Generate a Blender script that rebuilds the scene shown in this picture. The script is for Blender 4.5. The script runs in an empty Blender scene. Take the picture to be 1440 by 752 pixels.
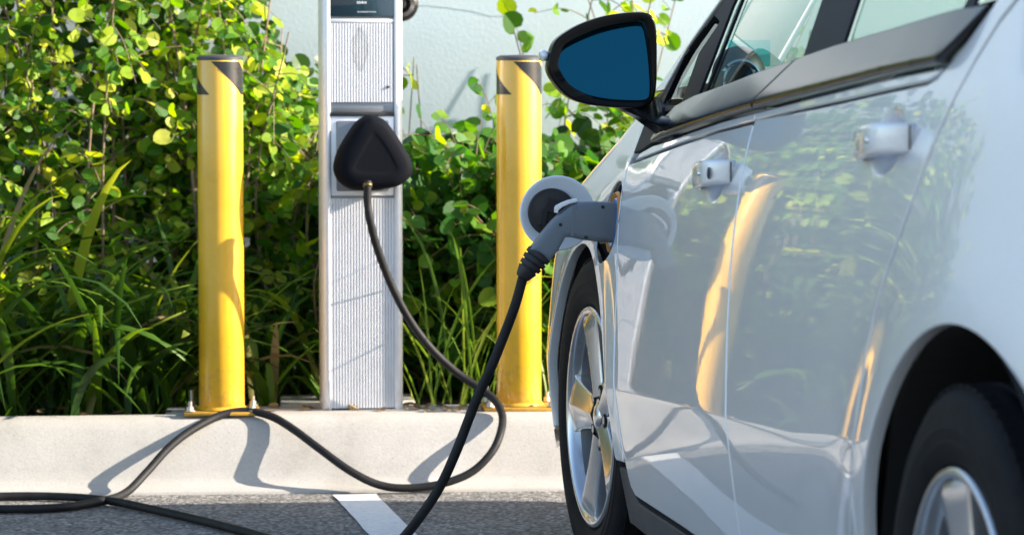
import bpy, bmesh, math, random
import numpy as np
from mathutils import Vector, Matrix, Euler
from mathutils.geometry import delaunay_2d_cdt

scn = bpy.context.scene
COL = scn.collection
R = math.radians

# ------------------------------------------------------------------ helpers
def link(o, parent=None):
    COL.objects.link(o)
    if parent is not None:
        o.parent = parent
    return o

def tag(o, label=None, cat=None, group=None, kind=None):
    if label: o['label'] = label
    if cat: o['category'] = cat
    if group: o['group'] = group
    if kind: o['kind'] = kind
    return o

def thing(name, label, cat, loc=(0, 0, 0), rz=0.0, group=None):
    o = bpy.data.objects.new(name, None)
    o.empty_display_size = .1
    o.location = loc
    o.rotation_euler = (0, 0, rz)
    link(o)
    return tag(o, label, cat, group)

def mesh_obj(name, verts, faces, mat, parent=None, smooth=False, normals=None, uv=None):
    me = bpy.data.meshes.new(name)
    me.from_pydata([tuple(map(float, v)) for v in verts], [], [tuple(int(i) for i in f) for f in faces])
    me.update()
    if isinstance(mat, (list, tuple)):
        for m in mat: me.materials.append(m)
    else:
        me.materials.append(mat)
    if smooth:
        me.polygons.foreach_set('use_smooth', [True] * len(me.polygons))
    if normals is not None:
        me.polygons.foreach_set('use_smooth', [True] * len(me.polygons))
        me.normals_split_custom_set_from_vertices(normals)
    o = bpy.data.objects.new(name, me)
    return link(o, parent)

def bm_obj(name, bm, mat, parent=None, smooth=False, angle=None):
    me = bpy.data.meshes.new(name)
    bm.normal_update()
    if smooth:
        for f in bm.faces: f.smooth = True
        if angle is not None:
            for e in bm.edges:
                if len(e.link_faces) == 2 and e.calc_face_angle(0) > angle:
                    e.smooth = False
    bm.to_mesh(me); bm.free()
    if isinstance(mat, (list, tuple)):
        for m in mat: me.materials.append(m)
    else:
        me.materials.append(mat)
    return link(bpy.data.objects.new(name, me), parent)

def bm_box(bm, c, s, bevel=0.0, rot=None, seg=2):
    """box centred at c with full sizes s"""
    r = bmesh.ops.create_cube(bm, size=1.0)
    vs = r['verts']
    M = Matrix.Translation(c) @ (rot.to_matrix().to_4x4() if rot is not None else Matrix.Identity(4)) @ Matrix.Diagonal((s[0], s[1], s[2], 1))
    bmesh.ops.transform(bm, matrix=M, verts=vs)
    if bevel > 0:
        es = set()
        for v in vs: es.update(v.link_edges)
        bmesh.ops.bevel(bm, geom=list(es), offset=bevel, segments=seg, profile=.5, affect='EDGES')
    return bm

def box(name, c, s, mat, parent=None, bevel=0.0, rot=None, seg=2):
    bm = bmesh.new(); bm_box(bm, c, s, bevel, rot, seg)
    return bm_obj(name, bm, mat, parent, smooth=bevel > 0, angle=R(40))

def catmull(pts, n=10):
    P = [Vector(p) for p in pts]
    P = [P[0] * 2 - P[1]] + P + [P[-1] * 2 - P[-2]]
    out = []
    for i in range(1, len(P) - 2):
        p0, p1, p2, p3 = P[i-1], P[i], P[i+1], P[i+2]
        for k in range(n):
            t = k / n
            out.append(.5 * ((2*p1) + (p2-p0)*t + (2*p0-5*p1+4*p2-p3)*t*t + (3*p1-p0-3*p2+p3)*t**3))
    out.append(P[-2].copy())
    return out

def tube_data(pts, rad, n=10, cap=True):
    pts = [Vector(p) for p in pts]
    m = len(pts)
    if not hasattr(rad, '__len__'): rad = [rad] * m
    vs, fs = [], []
    t0 = (pts[1] - pts[0]).normalized()
    up = Vector((0, 0, 1)) if abs(t0.z) < .9 else Vector((1, 0, 0))
    nrm = t0.cross(up).normalized()
    for i in range(m):
        t = (pts[min(i+1, m-1)] - pts[max(i-1, 0)]).normalized()
        nrm = (nrm - t * nrm.dot(t)).normalized()
        b = t.cross(nrm)
        for k in range(n):
            a = 2 * math.pi * k / n
            vs.append(pts[i] + (nrm * math.cos(a) + b * math.sin(a)) * rad[i])
    for i in range(m - 1):
        for k in range(n):
            a = i * n + k; b_ = i * n + (k + 1) % n
            fs.append((a, b_, b_ + n, a + n))
    if cap:
        fs.append(tuple(range(n - 1, -1, -1)))
        fs.append(tuple(range((m - 1) * n, m * n)))
    return vs, fs

def tube(name, pts, rad, mat, parent=None, n=10):
    v, f = tube_data(pts, rad, n)
    return mesh_obj(name, v, f, mat, parent, smooth=True)

def lathe_data(prof, n=48, axis='Z', closed=False):
    """prof: (r, h) pairs revolved round the axis"""
    vs, fs = [], []
    m = len(prof)
    for k in range(n):
        a = 2 * math.pi * k / n
        c, s = math.cos(a), math.sin(a)
        for r, h in prof:
            if axis == 'Z': vs.append((r * c, r * s, h))
            elif axis == 'Y': vs.append((r * c, h, r * s))
            else: vs.append((h, r * c, r * s))
    rng = m if closed else m - 1
    for k in range(n):
        k2 = (k + 1) % n
        for i in range(rng):
            j = (i + 1) % m
            f = (k * m + i, k2 * m + i, k2 * m + j, k * m + j)
            if axis == 'Y': f = f[::-1]
            fs.append(f)
    return vs, fs

def lathe(name, prof, mat, parent=None, n=48, axis='Z', angle=R(35), loc=(0, 0, 0)):
    v, f = lathe_data(prof, n, axis)
    bm = bmesh.new()
    bv = [bm.verts.new(Vector(p) + Vector(loc)) for p in v]
    for q in f: bm.faces.new([bv[i] for i in q])
    bmesh.ops.remove_doubles(bm, verts=bm.verts, dist=1e-6)
    bmesh.ops.recalc_face_normals(bm, faces=bm.faces)
    return bm_obj(name, bm, mat, parent, smooth=True, angle=angle)

def prism_bm(outline, to3d, depth_vec, bevel=0.0, seg=3, bm=None):
    """closed outline (2-D) mapped by to3d, extruded along depth_vec, edges bevelled"""
    own = bm is None
    if own: bm = bmesh.new()
    n = len(outline)
    a = [bm.verts.new(to3d(*p)) for p in outline]
    b = [bm.verts.new(Vector(to3d(*p)) + Vector(depth_vec)) for p in outline]
    fs = [bm.faces.new(a[::-1]), bm.faces.new(b)]
    for i in range(n):
        j = (i + 1) % n
        fs.append(bm.faces.new((a[i], a[j], b[j], b[i])))
    bmesh.ops.recalc_face_normals(bm, faces=fs)
    if bevel > 0:
        es = [e for e in set(fs[0].edges) | set(fs[1].edges)]
        bmesh.ops.bevel(bm, geom=es, offset=bevel, segments=seg, profile=.5, affect='EDGES', clamp_overlap=True)
    return bm

def smooth_closed(pts, n=5):
    P = [Vector((p[0], p[1])) for p in pts]; m = len(P); out = []
    for i in range(m):
        p0, p1, p2, p3 = P[i-1], P[i], P[(i+1) % m], P[(i+2) % m]
        for k in range(n):
            t = k / n
            q = .5 * ((2*p1) + (p2-p0)*t + (2*p0-5*p1+4*p2-p3)*t*t + (3*p1-p0-3*p2+p3)*t**3)
            out.append((q.x, q.y))
    return out

# ------------------------------------------------------------------ materials
def new_mat(name):
    m = bpy.data.materials.new(name); m.use_nodes = True
    nt = m.node_tree
    b = nt.nodes['Principled BSDF']
    return m, nt, b

def N(nt, t, **kw):
    n = nt.nodes.new(t)
    for k, v in kw.items():
        if k in n.inputs.keys(): n.inputs[k].default_value = v
        else: setattr(n, k, v)
    return n

def simple(name, col, rough=.5, metal=0.0, coat=0.0, coat_rough=.05, spec=.5, var=.0, var_scale=20, bump=0.0, bump_scale=200, rough_var=.0):
    m, nt, b = new_mat(name)
    b.inputs['Base Color'].default_value = (*col, 1)
    b.inputs['Roughness'].default_value = rough
    b.inputs['Metallic'].default_value = metal
    b.inputs['Coat Weight'].default_value = coat
    b.inputs['Coat Roughness'].default_value = coat_rough
    b.inputs['Specular IOR Level'].default_value = spec
    tc = N(nt, 'ShaderNodeTexCoord')
    if var > 0 or rough_var > 0:
        no = N(nt, 'ShaderNodeTexNoise', Scale=var_scale, Detail=6.0, Roughness=.6)
        nt.links.new(tc.outputs['Object'], no.inputs['Vector'])
    if var > 0:
        r = N(nt, 'ShaderNodeMapRange'); r.inputs['From Min'].default_value = .3; r.inputs['From Max'].default_value = .7
        r.inputs['To Min'].default_value = 1 - var; r.inputs['To Max'].default_value = 1 + var
        nt.links.new(no.outputs['Fac'], r.inputs['Value'])
        mx = N(nt, 'ShaderNodeVectorMath', operation='SCALE')
        mx.inputs[0].default_value = col
        nt.links.new(r.outputs['Result'], mx.inputs['Scale'])
        nt.links.new(mx.outputs['Vector'], b.inputs['Base Color'])
    if rough_var > 0:
        r = N(nt, 'ShaderNodeMapRange'); r.inputs['From Min'].default_value = .3; r.inputs['From Max'].default_value = .7
        r.inputs['To Min'].default_value = max(0, rough - rough_var); r.inputs['To Max'].default_value = rough + rough_var
        nt.links.new(no.outputs['Fac'], r.inputs['Value'])
        nt.links.new(r.outputs['Result'], b.inputs['Roughness'])
    if bump > 0:
        nb = N(nt, 'ShaderNodeTexNoise', Scale=bump_scale, Detail=3.0)
        nt.links.new(tc.outputs['Object'], nb.inputs['Vector'])
        bp = N(nt, 'ShaderNodeBump', Strength=1.0, Distance=bump)
        nt.links.new(nb.outputs['Fac'], bp.inputs['Height'])
        nt.links.new(bp.outputs['Normal'], b.inputs['Normal'])
    return m

def ramp(nt, stops):
    n = nt.nodes.new('ShaderNodeValToRGB')
    cr = n.color_ramp
    cr.elements[0].position, cr.elements[0].color = stops[0][0], (*stops[0][1], 1)
    cr.elements[1].position, cr.elements[1].color = stops[-1][0], (*stops[-1][1], 1)
    for p, c in stops[1:-1]:
        e = cr.elements.new(p); e.color = (*c, 1)
    return n

def leaf_mat(name, stops, trans=.45, rough=.42):
    m, nt, b = new_mat(name)
    g = N(nt, 'ShaderNodeNewGeometry')
    r = ramp(nt, stops)
    nt.links.new(g.outputs['Random Per Island'], r.inputs['Fac'])
    b.inputs['Roughness'].default_value = rough
    b.inputs['Specular IOR Level'].default_value = .3
    nt.links.new(r.outputs['Color'], b.inputs['Base Color'])
    t = N(nt, 'ShaderNodeBsdfTranslucent')
    hs = N(nt, 'ShaderNodeHueSaturation', Hue=.485, Saturation=1.1, Value=1.9)
    nt.links.new(r.outputs['Color'], hs.inputs['Color'])
    nt.links.new(hs.outputs['Color'], t.inputs['Color'])
    mx = N(nt, 'ShaderNodeMixShader'); mx.inputs['Fac'].default_value = trans
    nt.links.new(b.outputs['BSDF'], mx.inputs[1]); nt.links.new(t.outputs['BSDF'], mx.inputs[2])
    nt.links.new(mx.outputs['Shader'], nt.nodes['Material Output'].inputs['Surface'])
    return m

def glass_mat(name, tint, rough=0.0):
    m, nt, b = new_mat(name)
    nt.nodes.remove(b)
    tr = N(nt, 'ShaderNodeBsdfTransparent'); tr.inputs['Color'].default_value = (*tint, 1)
    gl = N(nt, 'ShaderNodeBsdfGlossy'); gl.inputs['Roughness'].default_value = rough
    ge = N(nt, 'ShaderNodeNewGeometry')
    dt = N(nt, 'ShaderNodeVectorMath', operation='DOT_PRODUCT')
    nt.links.new(ge.outputs['Normal'], dt.inputs[0]); nt.links.new(ge.outputs['Incoming'], dt.inputs[1])
    ab = N(nt, 'ShaderNodeMath', operation='ABSOLUTE'); nt.links.new(dt.outputs['Value'], ab.inputs[0])
    om = N(nt, 'ShaderNodeMath', operation='SUBTRACT'); om.inputs[0].default_value = 1.0; nt.links.new(ab.outputs[0], om.inputs[1])
    po = N(nt, 'ShaderNodeMath', operation='POWER'); po.inputs[1].default_value = 5.0; nt.links.new(om.outputs[0], po.inputs[0])
    fr = N(nt, 'ShaderNodeMath', operation='MULTIPLY_ADD'); fr.inputs[1].default_value = .92; fr.inputs[2].default_value = .07
    nt.links.new(po.outputs[0], fr.inputs[0])
    mx = N(nt, 'ShaderNodeMixShader')
    nt.links.new(fr.outputs[0], mx.inputs['Fac'])
    nt.links.new(tr.outputs['BSDF'], mx.inputs[1]); nt.links.new(gl.outputs['BSDF'], mx.inputs[2])
    nt.links.new(mx.outputs['Shader'], nt.nodes['Material Output'].inputs['Surface'])
    return m

def mat_paint():
    m, nt, b = new_mat('silver_car_paint')
    tc = N(nt, 'ShaderNodeTexCoord')
    vo = N(nt, 'ShaderNodeTexVoronoi', Scale=1500.0)
    nt.links.new(tc.outputs['Object'], vo.inputs['Vector'])
    r = N(nt, 'ShaderNodeMapRange'); r.inputs['To Min'].default_value = .88; r.inputs['To Max'].default_value = 1.08
    nt.links.new(vo.outputs['Color'], r.inputs['Value'])
    sc = N(nt, 'ShaderNodeVectorMath', operation='SCALE'); sc.inputs[0].default_value = (.78, .79, .81)
    nt.links.new(r.outputs['Result'], sc.inputs['Scale'])
    nt.links.new(sc.outputs['Vector'], b.inputs['Base Color'])
    b.inputs['Metallic'].default_value = .32
    b.inputs['Roughness'].default_value = .42
    b.inputs['Coat Weight'].default_value = 1.0
    du = N(nt, 'ShaderNodeTexNoise', Scale=9.0, Detail=8.0, Roughness=.75); nt.links.new(tc.outputs['Object'], du.inputs['Vector'])
    dr = N(nt, 'ShaderNodeMapRange'); dr.inputs['From Min'].default_value = .45; dr.inputs['From Max'].default_value = .75
    dr.inputs['To Min'].default_value = .012; dr.inputs['To Max'].default_value = .06
    nt.links.new(du.outputs['Fac'], dr.inputs['Value']); nt.links.new(dr.outputs['Result'], b.inputs['Coat Roughness'])
    b.inputs['Coat IOR'].default_value = 1.48
    # faint orange peel in the clear coat
    no = N(nt, 'ShaderNodeTexNoise', Scale=45.0, Detail=2.0)
    nt.links.new(tc.outputs['Object'], no.inputs['Vector'])
    bp = N(nt, 'ShaderNodeBump', Strength=1.0, Distance=.00003)
    nt.links.new(no.outputs['Fac'], bp.inputs['Height'])
    nt.links.new(bp.outputs['Normal'], b.inputs['Coat Normal'])
    return m

def mat_asphalt():
    m, nt, b = new_mat('asphalt')
    tc = N(nt, 'ShaderNodeTexCoord')
    vo = N(nt, 'ShaderNodeTexVoronoi', Scale=115.0)
    n1 = N(nt, 'ShaderNodeTexNoise', Scale=220.0, Detail=5.0, Roughness=.7)
    n2 = N(nt, 'ShaderNodeTexNoise', Scale=2.2, Detail=7.0, Roughness=.65)
    for q in (vo, n1, n2): nt.links.new(tc.outputs['Object'], q.inputs['Vector'])
    r1 = ramp(nt, [(.0, (.045, .045, .048)), (.35, (.145, .140, .134)), (.7, (.27, .262, .248)), (1, (.50, .485, .46))])
    nt.links.new(vo.outputs['Color'], r1.inputs['Fac'])
    r2 = ramp(nt, [(.3, (.72, .72, .72)), (.7, (1.15, 1.13, 1.1))])
    nt.links.new(n2.outputs['Fac'], r2.inputs['Fac'])
    mx = N(nt, 'ShaderNodeMix', data_type='RGBA', blend_type='MULTIPLY'); mx.inputs['Factor'].default_value = 1
    nt.links.new(r1.outputs['Color'], mx.inputs[6]); nt.links.new(r2.outputs['Color'], mx.inputs[7])
    nt.links.new(mx.outputs[2], b.inputs['Base Color'])
    b.inputs['Roughness'].default_value = .88
    ad = N(nt, 'ShaderNodeMath', operation='SUBTRACT')
    nt.links.new(n1.outputs['Fac'], ad.inputs[0]); nt.links.new(vo.outputs['Distance'], ad.inputs[1])
    bp = N(nt, 'ShaderNodeBump', Strength=1.0, Distance=.004)
    nt.links.new(ad.outputs['Value'], bp.inputs['Height'])
    nt.links.new(bp.outputs['Normal'], b.inputs['Normal'])
    return m

def mat_concrete():
    m, nt, b = new_mat('kerb_concrete')
    tc = N(nt, 'ShaderNodeTexCoord')
    n1 = N(nt, 'ShaderNodeTexNoise', Scale=4.0, Detail=8.0, Roughness=.65)
    n2 = N(nt, 'ShaderNodeTexNoise', Scale=160.0, Detail=4.0, Roughness=.6)
    n3 = N(nt, 'ShaderNodeTexVoronoi', Scale=38.0)
    for q in (n1, n2, n3): nt.links.new(tc.outputs['Object'], q.inputs['Vector'])
    r1 = ramp(nt, [(.28, (.32, .302, .272)), (.45, (.42, .398, .366)), (.60, (.455, .432, .40)), (.75, (.52, .495, .46))])
    nt.links.new(n1.outputs['Fac'], r1.inputs['Fac'])
    r2 = ramp(nt, [(.3, (.90, .90, .90)), (.6, (1.03, 1.03, 1.03))])
    nt.links.new(n2.outputs['Fac'], r2.inputs['Fac'])
    mx = N(nt, 'ShaderNodeMix', data_type='RGBA', blend_type='MULTIPLY'); mx.inputs['Factor'].default_value = 1
    nt.links.new(r1.outputs['Color'], mx.inputs[6]); nt.links.new(r2.outputs['Color'], mx.inputs[7])
    # a few dark pits
    r3 = ramp(nt, [(.03, (.35, .33, .3)), (.10, (1, 1, 1))])
    nt.links.new(n3.outputs['Distance'], r3.inputs['Fac'])
    mx2 = N(nt, 'ShaderNodeMix', data_type='RGBA', blend_type='MULTIPLY'); mx2.inputs['Factor'].default_value = .5
    nt.links.new(mx.outputs[2], mx2.inputs[6]); nt.links.new(r3.outputs['Color'], mx2.inputs[7])
    nt.links.new(mx2.outputs[2], b.inputs['Base Color'])
    b.inputs['Roughness'].default_value = .85
    bp = N(nt, 'ShaderNodeBump', Strength=.5, Distance=.0012)
    nt.links.new(n2.outputs['Fac'], bp.inputs['Height'])
    nt.links.new(bp.outputs['Normal'], b.inputs['Normal'])
    return m

def mat_line_paint():
    m, nt, b = new_mat('road_paint')
    tc = N(nt, 'ShaderNodeTexCoord')
    n1 = N(nt, 'ShaderNodeTexNoise', Scale=60.0, Detail=6.0, Roughness=.7)
    nt.links.new(tc.outputs['Object'], n1.inputs['Vector'])
    r = ramp(nt, [(.28, (.30, .30, .30)), (.40, (.68, .68, .67)), (.7, (.82, .82, .81))])
    nt.links.new(n1.outputs['Fac'], r.inputs['Fac'])
    nt.links.new(r.outputs['Color'], b.inputs['Base Color'])
    b.inputs['Roughness'].default_value = .7
    bp = N(nt, 'ShaderNodeBump', Strength=.7, Distance=.002)
    nt.links.new(n1.outputs['Fac'], bp.inputs['Height']); nt.links.new(bp.outputs['Normal'], b.inputs['Normal'])
    return m

M = {}
M['paint'] = mat_paint()
M['asphalt'] = mat_asphalt()
M['concrete'] = mat_concrete()
M['line'] = mat_line_paint()
M['wall'] = simple('stucco', (.57, .66, .71), .9, var=.04, var_scale=3, bump=.0006, bump_scale=90)
M['soil'] = simple('mulch', (.06, .043, .03), .95, var=.5, var_scale=40, bump=.02, bump_scale=40)
M['black_gloss'] = simple('black_gloss_trim', (.012, .012, .014), .21, spec=.40)
M['black_plastic'] = simple('black_plastic', (.022, .022, .024), .5, var=.15, var_scale=30, bump=.0003, bump_scale=500)
M['rocker'] = simple('grey_sill_plastic', (.045, .045, .047), .55, var=.25, var_scale=14, bump=.0003, bump_scale=400)
M['seal'] = simple('rubber_seal', (.012, .012, .013), .6)
M['rubber'] = simple('tyre_rubber', (.0075, .0075, .0085), .72, spec=.16, var=.35, var_scale=25, bump=.0006, bump_scale=150)
M['liner'] = simple('wheel_liner', (.008, .008, .008), .9)
M['alloy'] = simple('alloy', (.62, .63, .65), .24, metal=.85, coat=.5, var=.04, var_scale=60)
M['barrel'] = simple('rim_barrel_grey', (.22, .225, .235), .42, metal=.6)
M['alloy_dark'] = simple('alloy_pocket', (.10, .10, .11), .4, metal=.5)
M['chrome'] = simple('chrome', (.85, .85, .87), .06, metal=1.0)
M['disc'] = simple('brake_steel', (.30, .29, .28), .35, metal=.9)
M['mirror'] = simple('tinted_mirror', (.008, .070, .105), .01, metal=1.0)
M['mirror_black'] = simple('mirror_black', (.006, .006, .007), .25, spec=.12)
M['pillar_black'] = simple('pillar_black', (.010, .013, .022), .55, spec=.12)
M['signal'] = simple('clear_lens', (.75, .78, .85), .1, coat=1.0)
M['glass'] = glass_mat('side_glass', (.60, .78, .70))
M['screen_glass'] = glass_mat('windscreen_glass', (.82, .92, .87))
M['interior'] = simple('interior_dark', (.03, .031, .034), .7)
M['seat'] = simple('seat_cloth', (.34, .35, .34), .85, var=.1, var_scale=50)
M['headliner'] = simple('headliner', (.42, .42, .40), .9)
M['sticker'] = simple('sticker_teal', (.12, .55, .62), .6)
M['plug'] = simple('plug_grey', (.155, .18, .21), .5, var=.06, var_scale=20, bump=.0002, bump_scale=700)
M['flap_inner'] = simple('flap_inner_grey', (.76, .81, .87), .4)
M['plug_black'] = simple('plug_black', (.014, .014, .016), .55)
M['cable'] = simple('cable_black', (.017, .017, .018), .55, spec=.2, var=.3, var_scale=30, bump=.0004, bump_scale=180)
M['steel'] = simple('steel', (.5, .5, .5), .35, metal=1.0)
M['yellow'] = simple('yellow_sleeve', (.81, .445, .022), .34, coat=.8, coat_rough=.14, var=.07, var_scale=14, rough_var=.1)
def add_grime(m):
    nt = m.node_tree; b = nt.nodes['Principled BSDF']
    src = b.inputs['Base Color'].links[0].from_socket
    tc = N(nt, 'ShaderNodeTexCoord'); sp = N(nt, 'ShaderNodeSeparateXYZ'); nt.links.new(tc.outputs['Object'], sp.inputs[0])
    no = N(nt, 'ShaderNodeTexNoise', Scale=38.0, Detail=8.0, Roughness=.7); nt.links.new(tc.outputs['Object'], no.inputs['Vector'])
    mr = N(nt, 'ShaderNodeMapRange'); mr.inputs['From Min'].default_value = .0; mr.inputs['From Max'].default_value = .5
    mr.inputs['To Min'].default_value = .16; mr.inputs['To Max'].default_value = -.06
    nt.links.new(sp.outputs['Z'], mr.inputs['Value'])
    ad = N(nt, 'ShaderNodeMath', operation='ADD'); nt.links.new(no.outputs['Fac'], ad.inputs[0]); nt.links.new(mr.outputs['Result'], ad.inputs[1])
    r = ramp(nt, [(.62, (0, 0, 0)), (.76, (.45, .45, .45))]); nt.links.new(ad.outputs[0], r.inputs['Fac'])
    mx = N(nt, 'ShaderNodeMix', data_type='RGBA'); nt.links.new(r.outputs['Color'], mx.inputs['Factor'])
    nt.links.new(src, mx.inputs[6]); mx.inputs[7].default_value = (.38, .22, .06, 1)
    nt.links.new(mx.outputs[2], b.inputs['Base Color'])
add_grime(M['yellow'])
M['tape'] = simple('black_tape', (.02, .02, .022), .32, rough_var=.08, var_scale=60)
M['cap'] = simple('grey_cap', (.055, .055, .06), .45)
M['plate_y'] = simple('painted_plate', (.50, .27, .03), .65, var=.2, var_scale=60)
M['zinc'] = simple('zinc_bolt', (.55, .54, .52), .4, metal=.9)
M['alu'] = simple('anodised_aluminium', (.84, .84, .86), .38, metal=.2, var=.04, var_scale=40)
M['alu_dark'] = simple('station_grey', (.25, .26, .28), .35, metal=.5)
M['display'] = simple('dark_display', (.02, .045, .06), .06, coat=1.0, coat_rough=.02)
M['glyph'] = simple('display_print', (.62, .66, .68), .5)
M['holster'] = simple('holster_black', (.0065, .0075, .011), .75, spec=.07, bump=.0002, bump_scale=600)
M['brass'] = simple('brass_gland', (.22, .16, .07), .5, metal=1.0)
M['leaf'] = leaf_mat('round_leaf', [(0, (.026, .090, .012)), (.34, (.066, .185, .014)), (.61, (.17, .32, .018)), (.85, (.38, .47, .034)), (1, (.56, .57, .10))], rough=.5)
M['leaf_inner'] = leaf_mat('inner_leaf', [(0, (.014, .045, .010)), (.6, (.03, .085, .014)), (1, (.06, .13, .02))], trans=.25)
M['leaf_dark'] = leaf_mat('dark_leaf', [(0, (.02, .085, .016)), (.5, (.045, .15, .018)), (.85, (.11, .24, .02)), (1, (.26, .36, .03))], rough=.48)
M['strap'] = leaf_mat('strap_leaf', [(0, (.018, .05, .008)), (.5, (.045, .11, .012)), (.74, (.12, .21, .02)), (.90, (.28, .33, .04)), (.955, (.20, .17, .06)), (1, (.24, .18, .09))], trans=.35)
M['grass'] = leaf_mat('grass_blade', [(0, (.06, .13, .02)), (.6, (.13, .23, .03)), (1, (.28, .34, .06))], trans=.4)
M['bark'] = simple('bark', (.26, .19, .13), .9, var=.3, var_scale=60, bump=.002, bump_scale=120)
M['twig'] = simple('twig', (.20, .13, .07), .8)
M['flower'] = simple('violet_petals', (.16, .12, .42), .7)
SKYS, SUNS, EXPO = .12, 4.9, 1.5
CABLE_A = [(-0.364, 7.905, 0.775), (-0.365, 7.9, 0.762), (-0.365, 7.9, 0.722), (-0.358, 7.9, 0.674), (-0.341, 7.922, 0.604), (-0.308, 7.954, 0.512), (-0.264, 7.977, 0.423), (-0.21, 8.002, 0.347), (-0.146, 8.017, 0.284), (-0.091, 8.011, 0.246), (-0.047, 7.989, 0.215), (-0.025, 7.936, 0.18), (-0.029, 7.864, 0.143), (-0.052, 7.825, 0.097), (-0.103, 7.804, 0.05), (-0.178, 7.788, 0.023), (-0.267, 7.776, 0.014), (-0.338, 7.771, 0.025), (-0.409, 7.772, 0.061), (-0.482, 7.804, 0.109), (-0.553, 7.859, 0.153), (-0.612, 7.90, 0.181), (-0.677, 7.925, 0.1915), (-0.741, 7.905, 0.182), (-0.807, 7.849, 0.152), (-0.861, 7.796, 0.112), (-0.908, 7.738, 0.06), (-0.952, 7.66, 0.018), (-1.0, 7.55, 0.012), (-1.083, 7.44, 0.012), (-1.216, 7.415, 0.012), (-1.352, 7.44, 0.012), (-1.427, 7.517, 0.012), (-1.39, 7.593, 0.012), (-1.253, 7.64, 0.012), (-1.115, 7.635, 0.012), (-0.982, 7.56, 0.0125), (-0.822, 7.36, 0.012), (-0.687, 7.17, 0.012)]
CABLE_B = [(-.567,6.981,.012),(-.45,6.77,.012),(-.36,6.56,.014),(-.300,6.44,.030),(-.233,6.36,.090),(-.185,6.33,.151),(-.145,6.32,.214),(-.114,6.31,.282),(-.089,6.31,.346),(-.068,6.305,.40),(-.043,6.30,.454),(-.02,6.30,.511),(.006,6.295,.581),(.0225,6.290,.640)]
# ------------------------------------------------------------------ the flank of the car as a smooth surface
def crom(xs, ys, x):
    # monotone cubic (pchip) interpolation
    xs=np.asarray(xs,float); ys=np.asarray(ys,float); x=np.clip(np.asarray(x,float),xs[0],xs[-1])
    h=np.diff(xs); d=np.diff(ys)/h
    m=np.zeros(len(xs)); m[0]=d[0]; m[-1]=d[-1]
    for i in range(1,len(xs)-1):
        if d[i-1]*d[i]>0:
            w1=2*h[i]+h[i-1]; w2=h[i]+2*h[i-1]
            m[i]=(w1+w2)/(w1/d[i-1]+w2/d[i])
    i=np.clip(np.searchsorted(xs,x)-1,0,len(h)-1)
    t=(x-xs[i])/h[i]; t2=t*t; t3=t2*t
    return (2*t3-3*t2+1)*ys[i]+(t3-2*t2+t)*h[i]*m[i]+(-2*t3+3*t2)*ys[i+1]+(t3-t2)*h[i]*m[i+1]
def zbelt(x): return np.interp(x,[-3.6,-2.5,-1.6,-.8,-.2,.3,.95],[1.10,1.04,.98,.922,.866,.80,.62])
def zcrease(x): return np.interp(x,[-3.6,-2.2,-1.9,-1.4,-.5,.2,.95],[.62,.54,.51,.488,.447,.43,.40])
PLX=[-3.52,-3.35,-3.1,-2.85,-2.6,-2.3,-1.8,-1.2,-.6,-.2,.1,.4,.55,.7,.84,.93]
PLY=[-.42,-.20,-.075,-.02,.002,.01,.017,.022,.020,.016,.016,.016,.0,-.06,-.19,-.36]
def plan(x): return crom(PLX,PLY,x)
def arch_bump(x,z):
    b=0
    for cx,cz,R,a,s in ((0,.334,.368,.010,.055),(-2.70,.345,.392,.013,.12)):
        r=np.hypot(x-cx,z-cz)-R
        b=b+a*np.exp(-(np.maximum(r,0)/s)**2)
    return b
def S(x,z,raw=False):
    x=np.asarray(x,float); z=np.asarray(z,float)
    x,z=np.broadcast_arrays(x,z)
    zb=zbelt(x); zc=zcrease(x)
    k=np.clip((x+2.5)/.7,0,1)            # the crease fades out towards the rear arch
    s_lo=.02+.04*k; s_hi=-(.03+.03*k)
    nodes=[(np.full_like(x,.0),.14),(np.full_like(x,.18),.15),(zc-.12,.12),(zc-.010,s_lo),(zc+.010,s_hi),(zc+.20,-.10),(zb-.10,-.20),(zb,-.33),(zb+.10,-.30),(zb+.25,-.30),(zb+.7,-.45)]
    y=np.zeros_like(x)
    # integrate the piecewise-linear slope from zc to z
    def integ(a):  # integral from node0 to a
        tot=np.zeros_like(x)
        for (z0,s0),(z1,s1) in zip(nodes[:-1],nodes[1:]):
            zz=np.clip(a,z0,z1); L=np.maximum(z1-z0,1e-6); t=(zz-z0)
            tot=tot+s0*t+(s1-s0)*t*t/(2*L)
        return tot
    y=integ(z)-integ(zc)
    wav=.0005*np.sin(2*math.pi*x/.9+1.0)*np.clip((z-zc)/.15,0,1)
    return y+plan(x)+arch_bump(x,z)+wav*np.clip((x+2.45)/.3,0,1)
# ------------------------------------------------------------------ the setting
KA = math.atan(.077)                       # the kerb runs at this angle to the camera's x axis
def kerb_y(x): return 7.72 + .077 * (x + 1.27)
KD = Vector((math.cos(KA), math.sin(KA), 0)); KN = Vector((-math.sin(KA), math.cos(KA), 0))
K0 = Vector((0, kerb_y(0), 0))
def kp(s, d, z): return K0 + KD * s + KN * d + Vector((0, 0, z))

g = mesh_obj('parking_lot', [(-150, -150, 0), (150, -150, 0), (150, 150, 0), (-150, 150, 0)], [(0, 1, 2, 3)], M['asphalt'])
tag(g, kind='structure')
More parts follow.
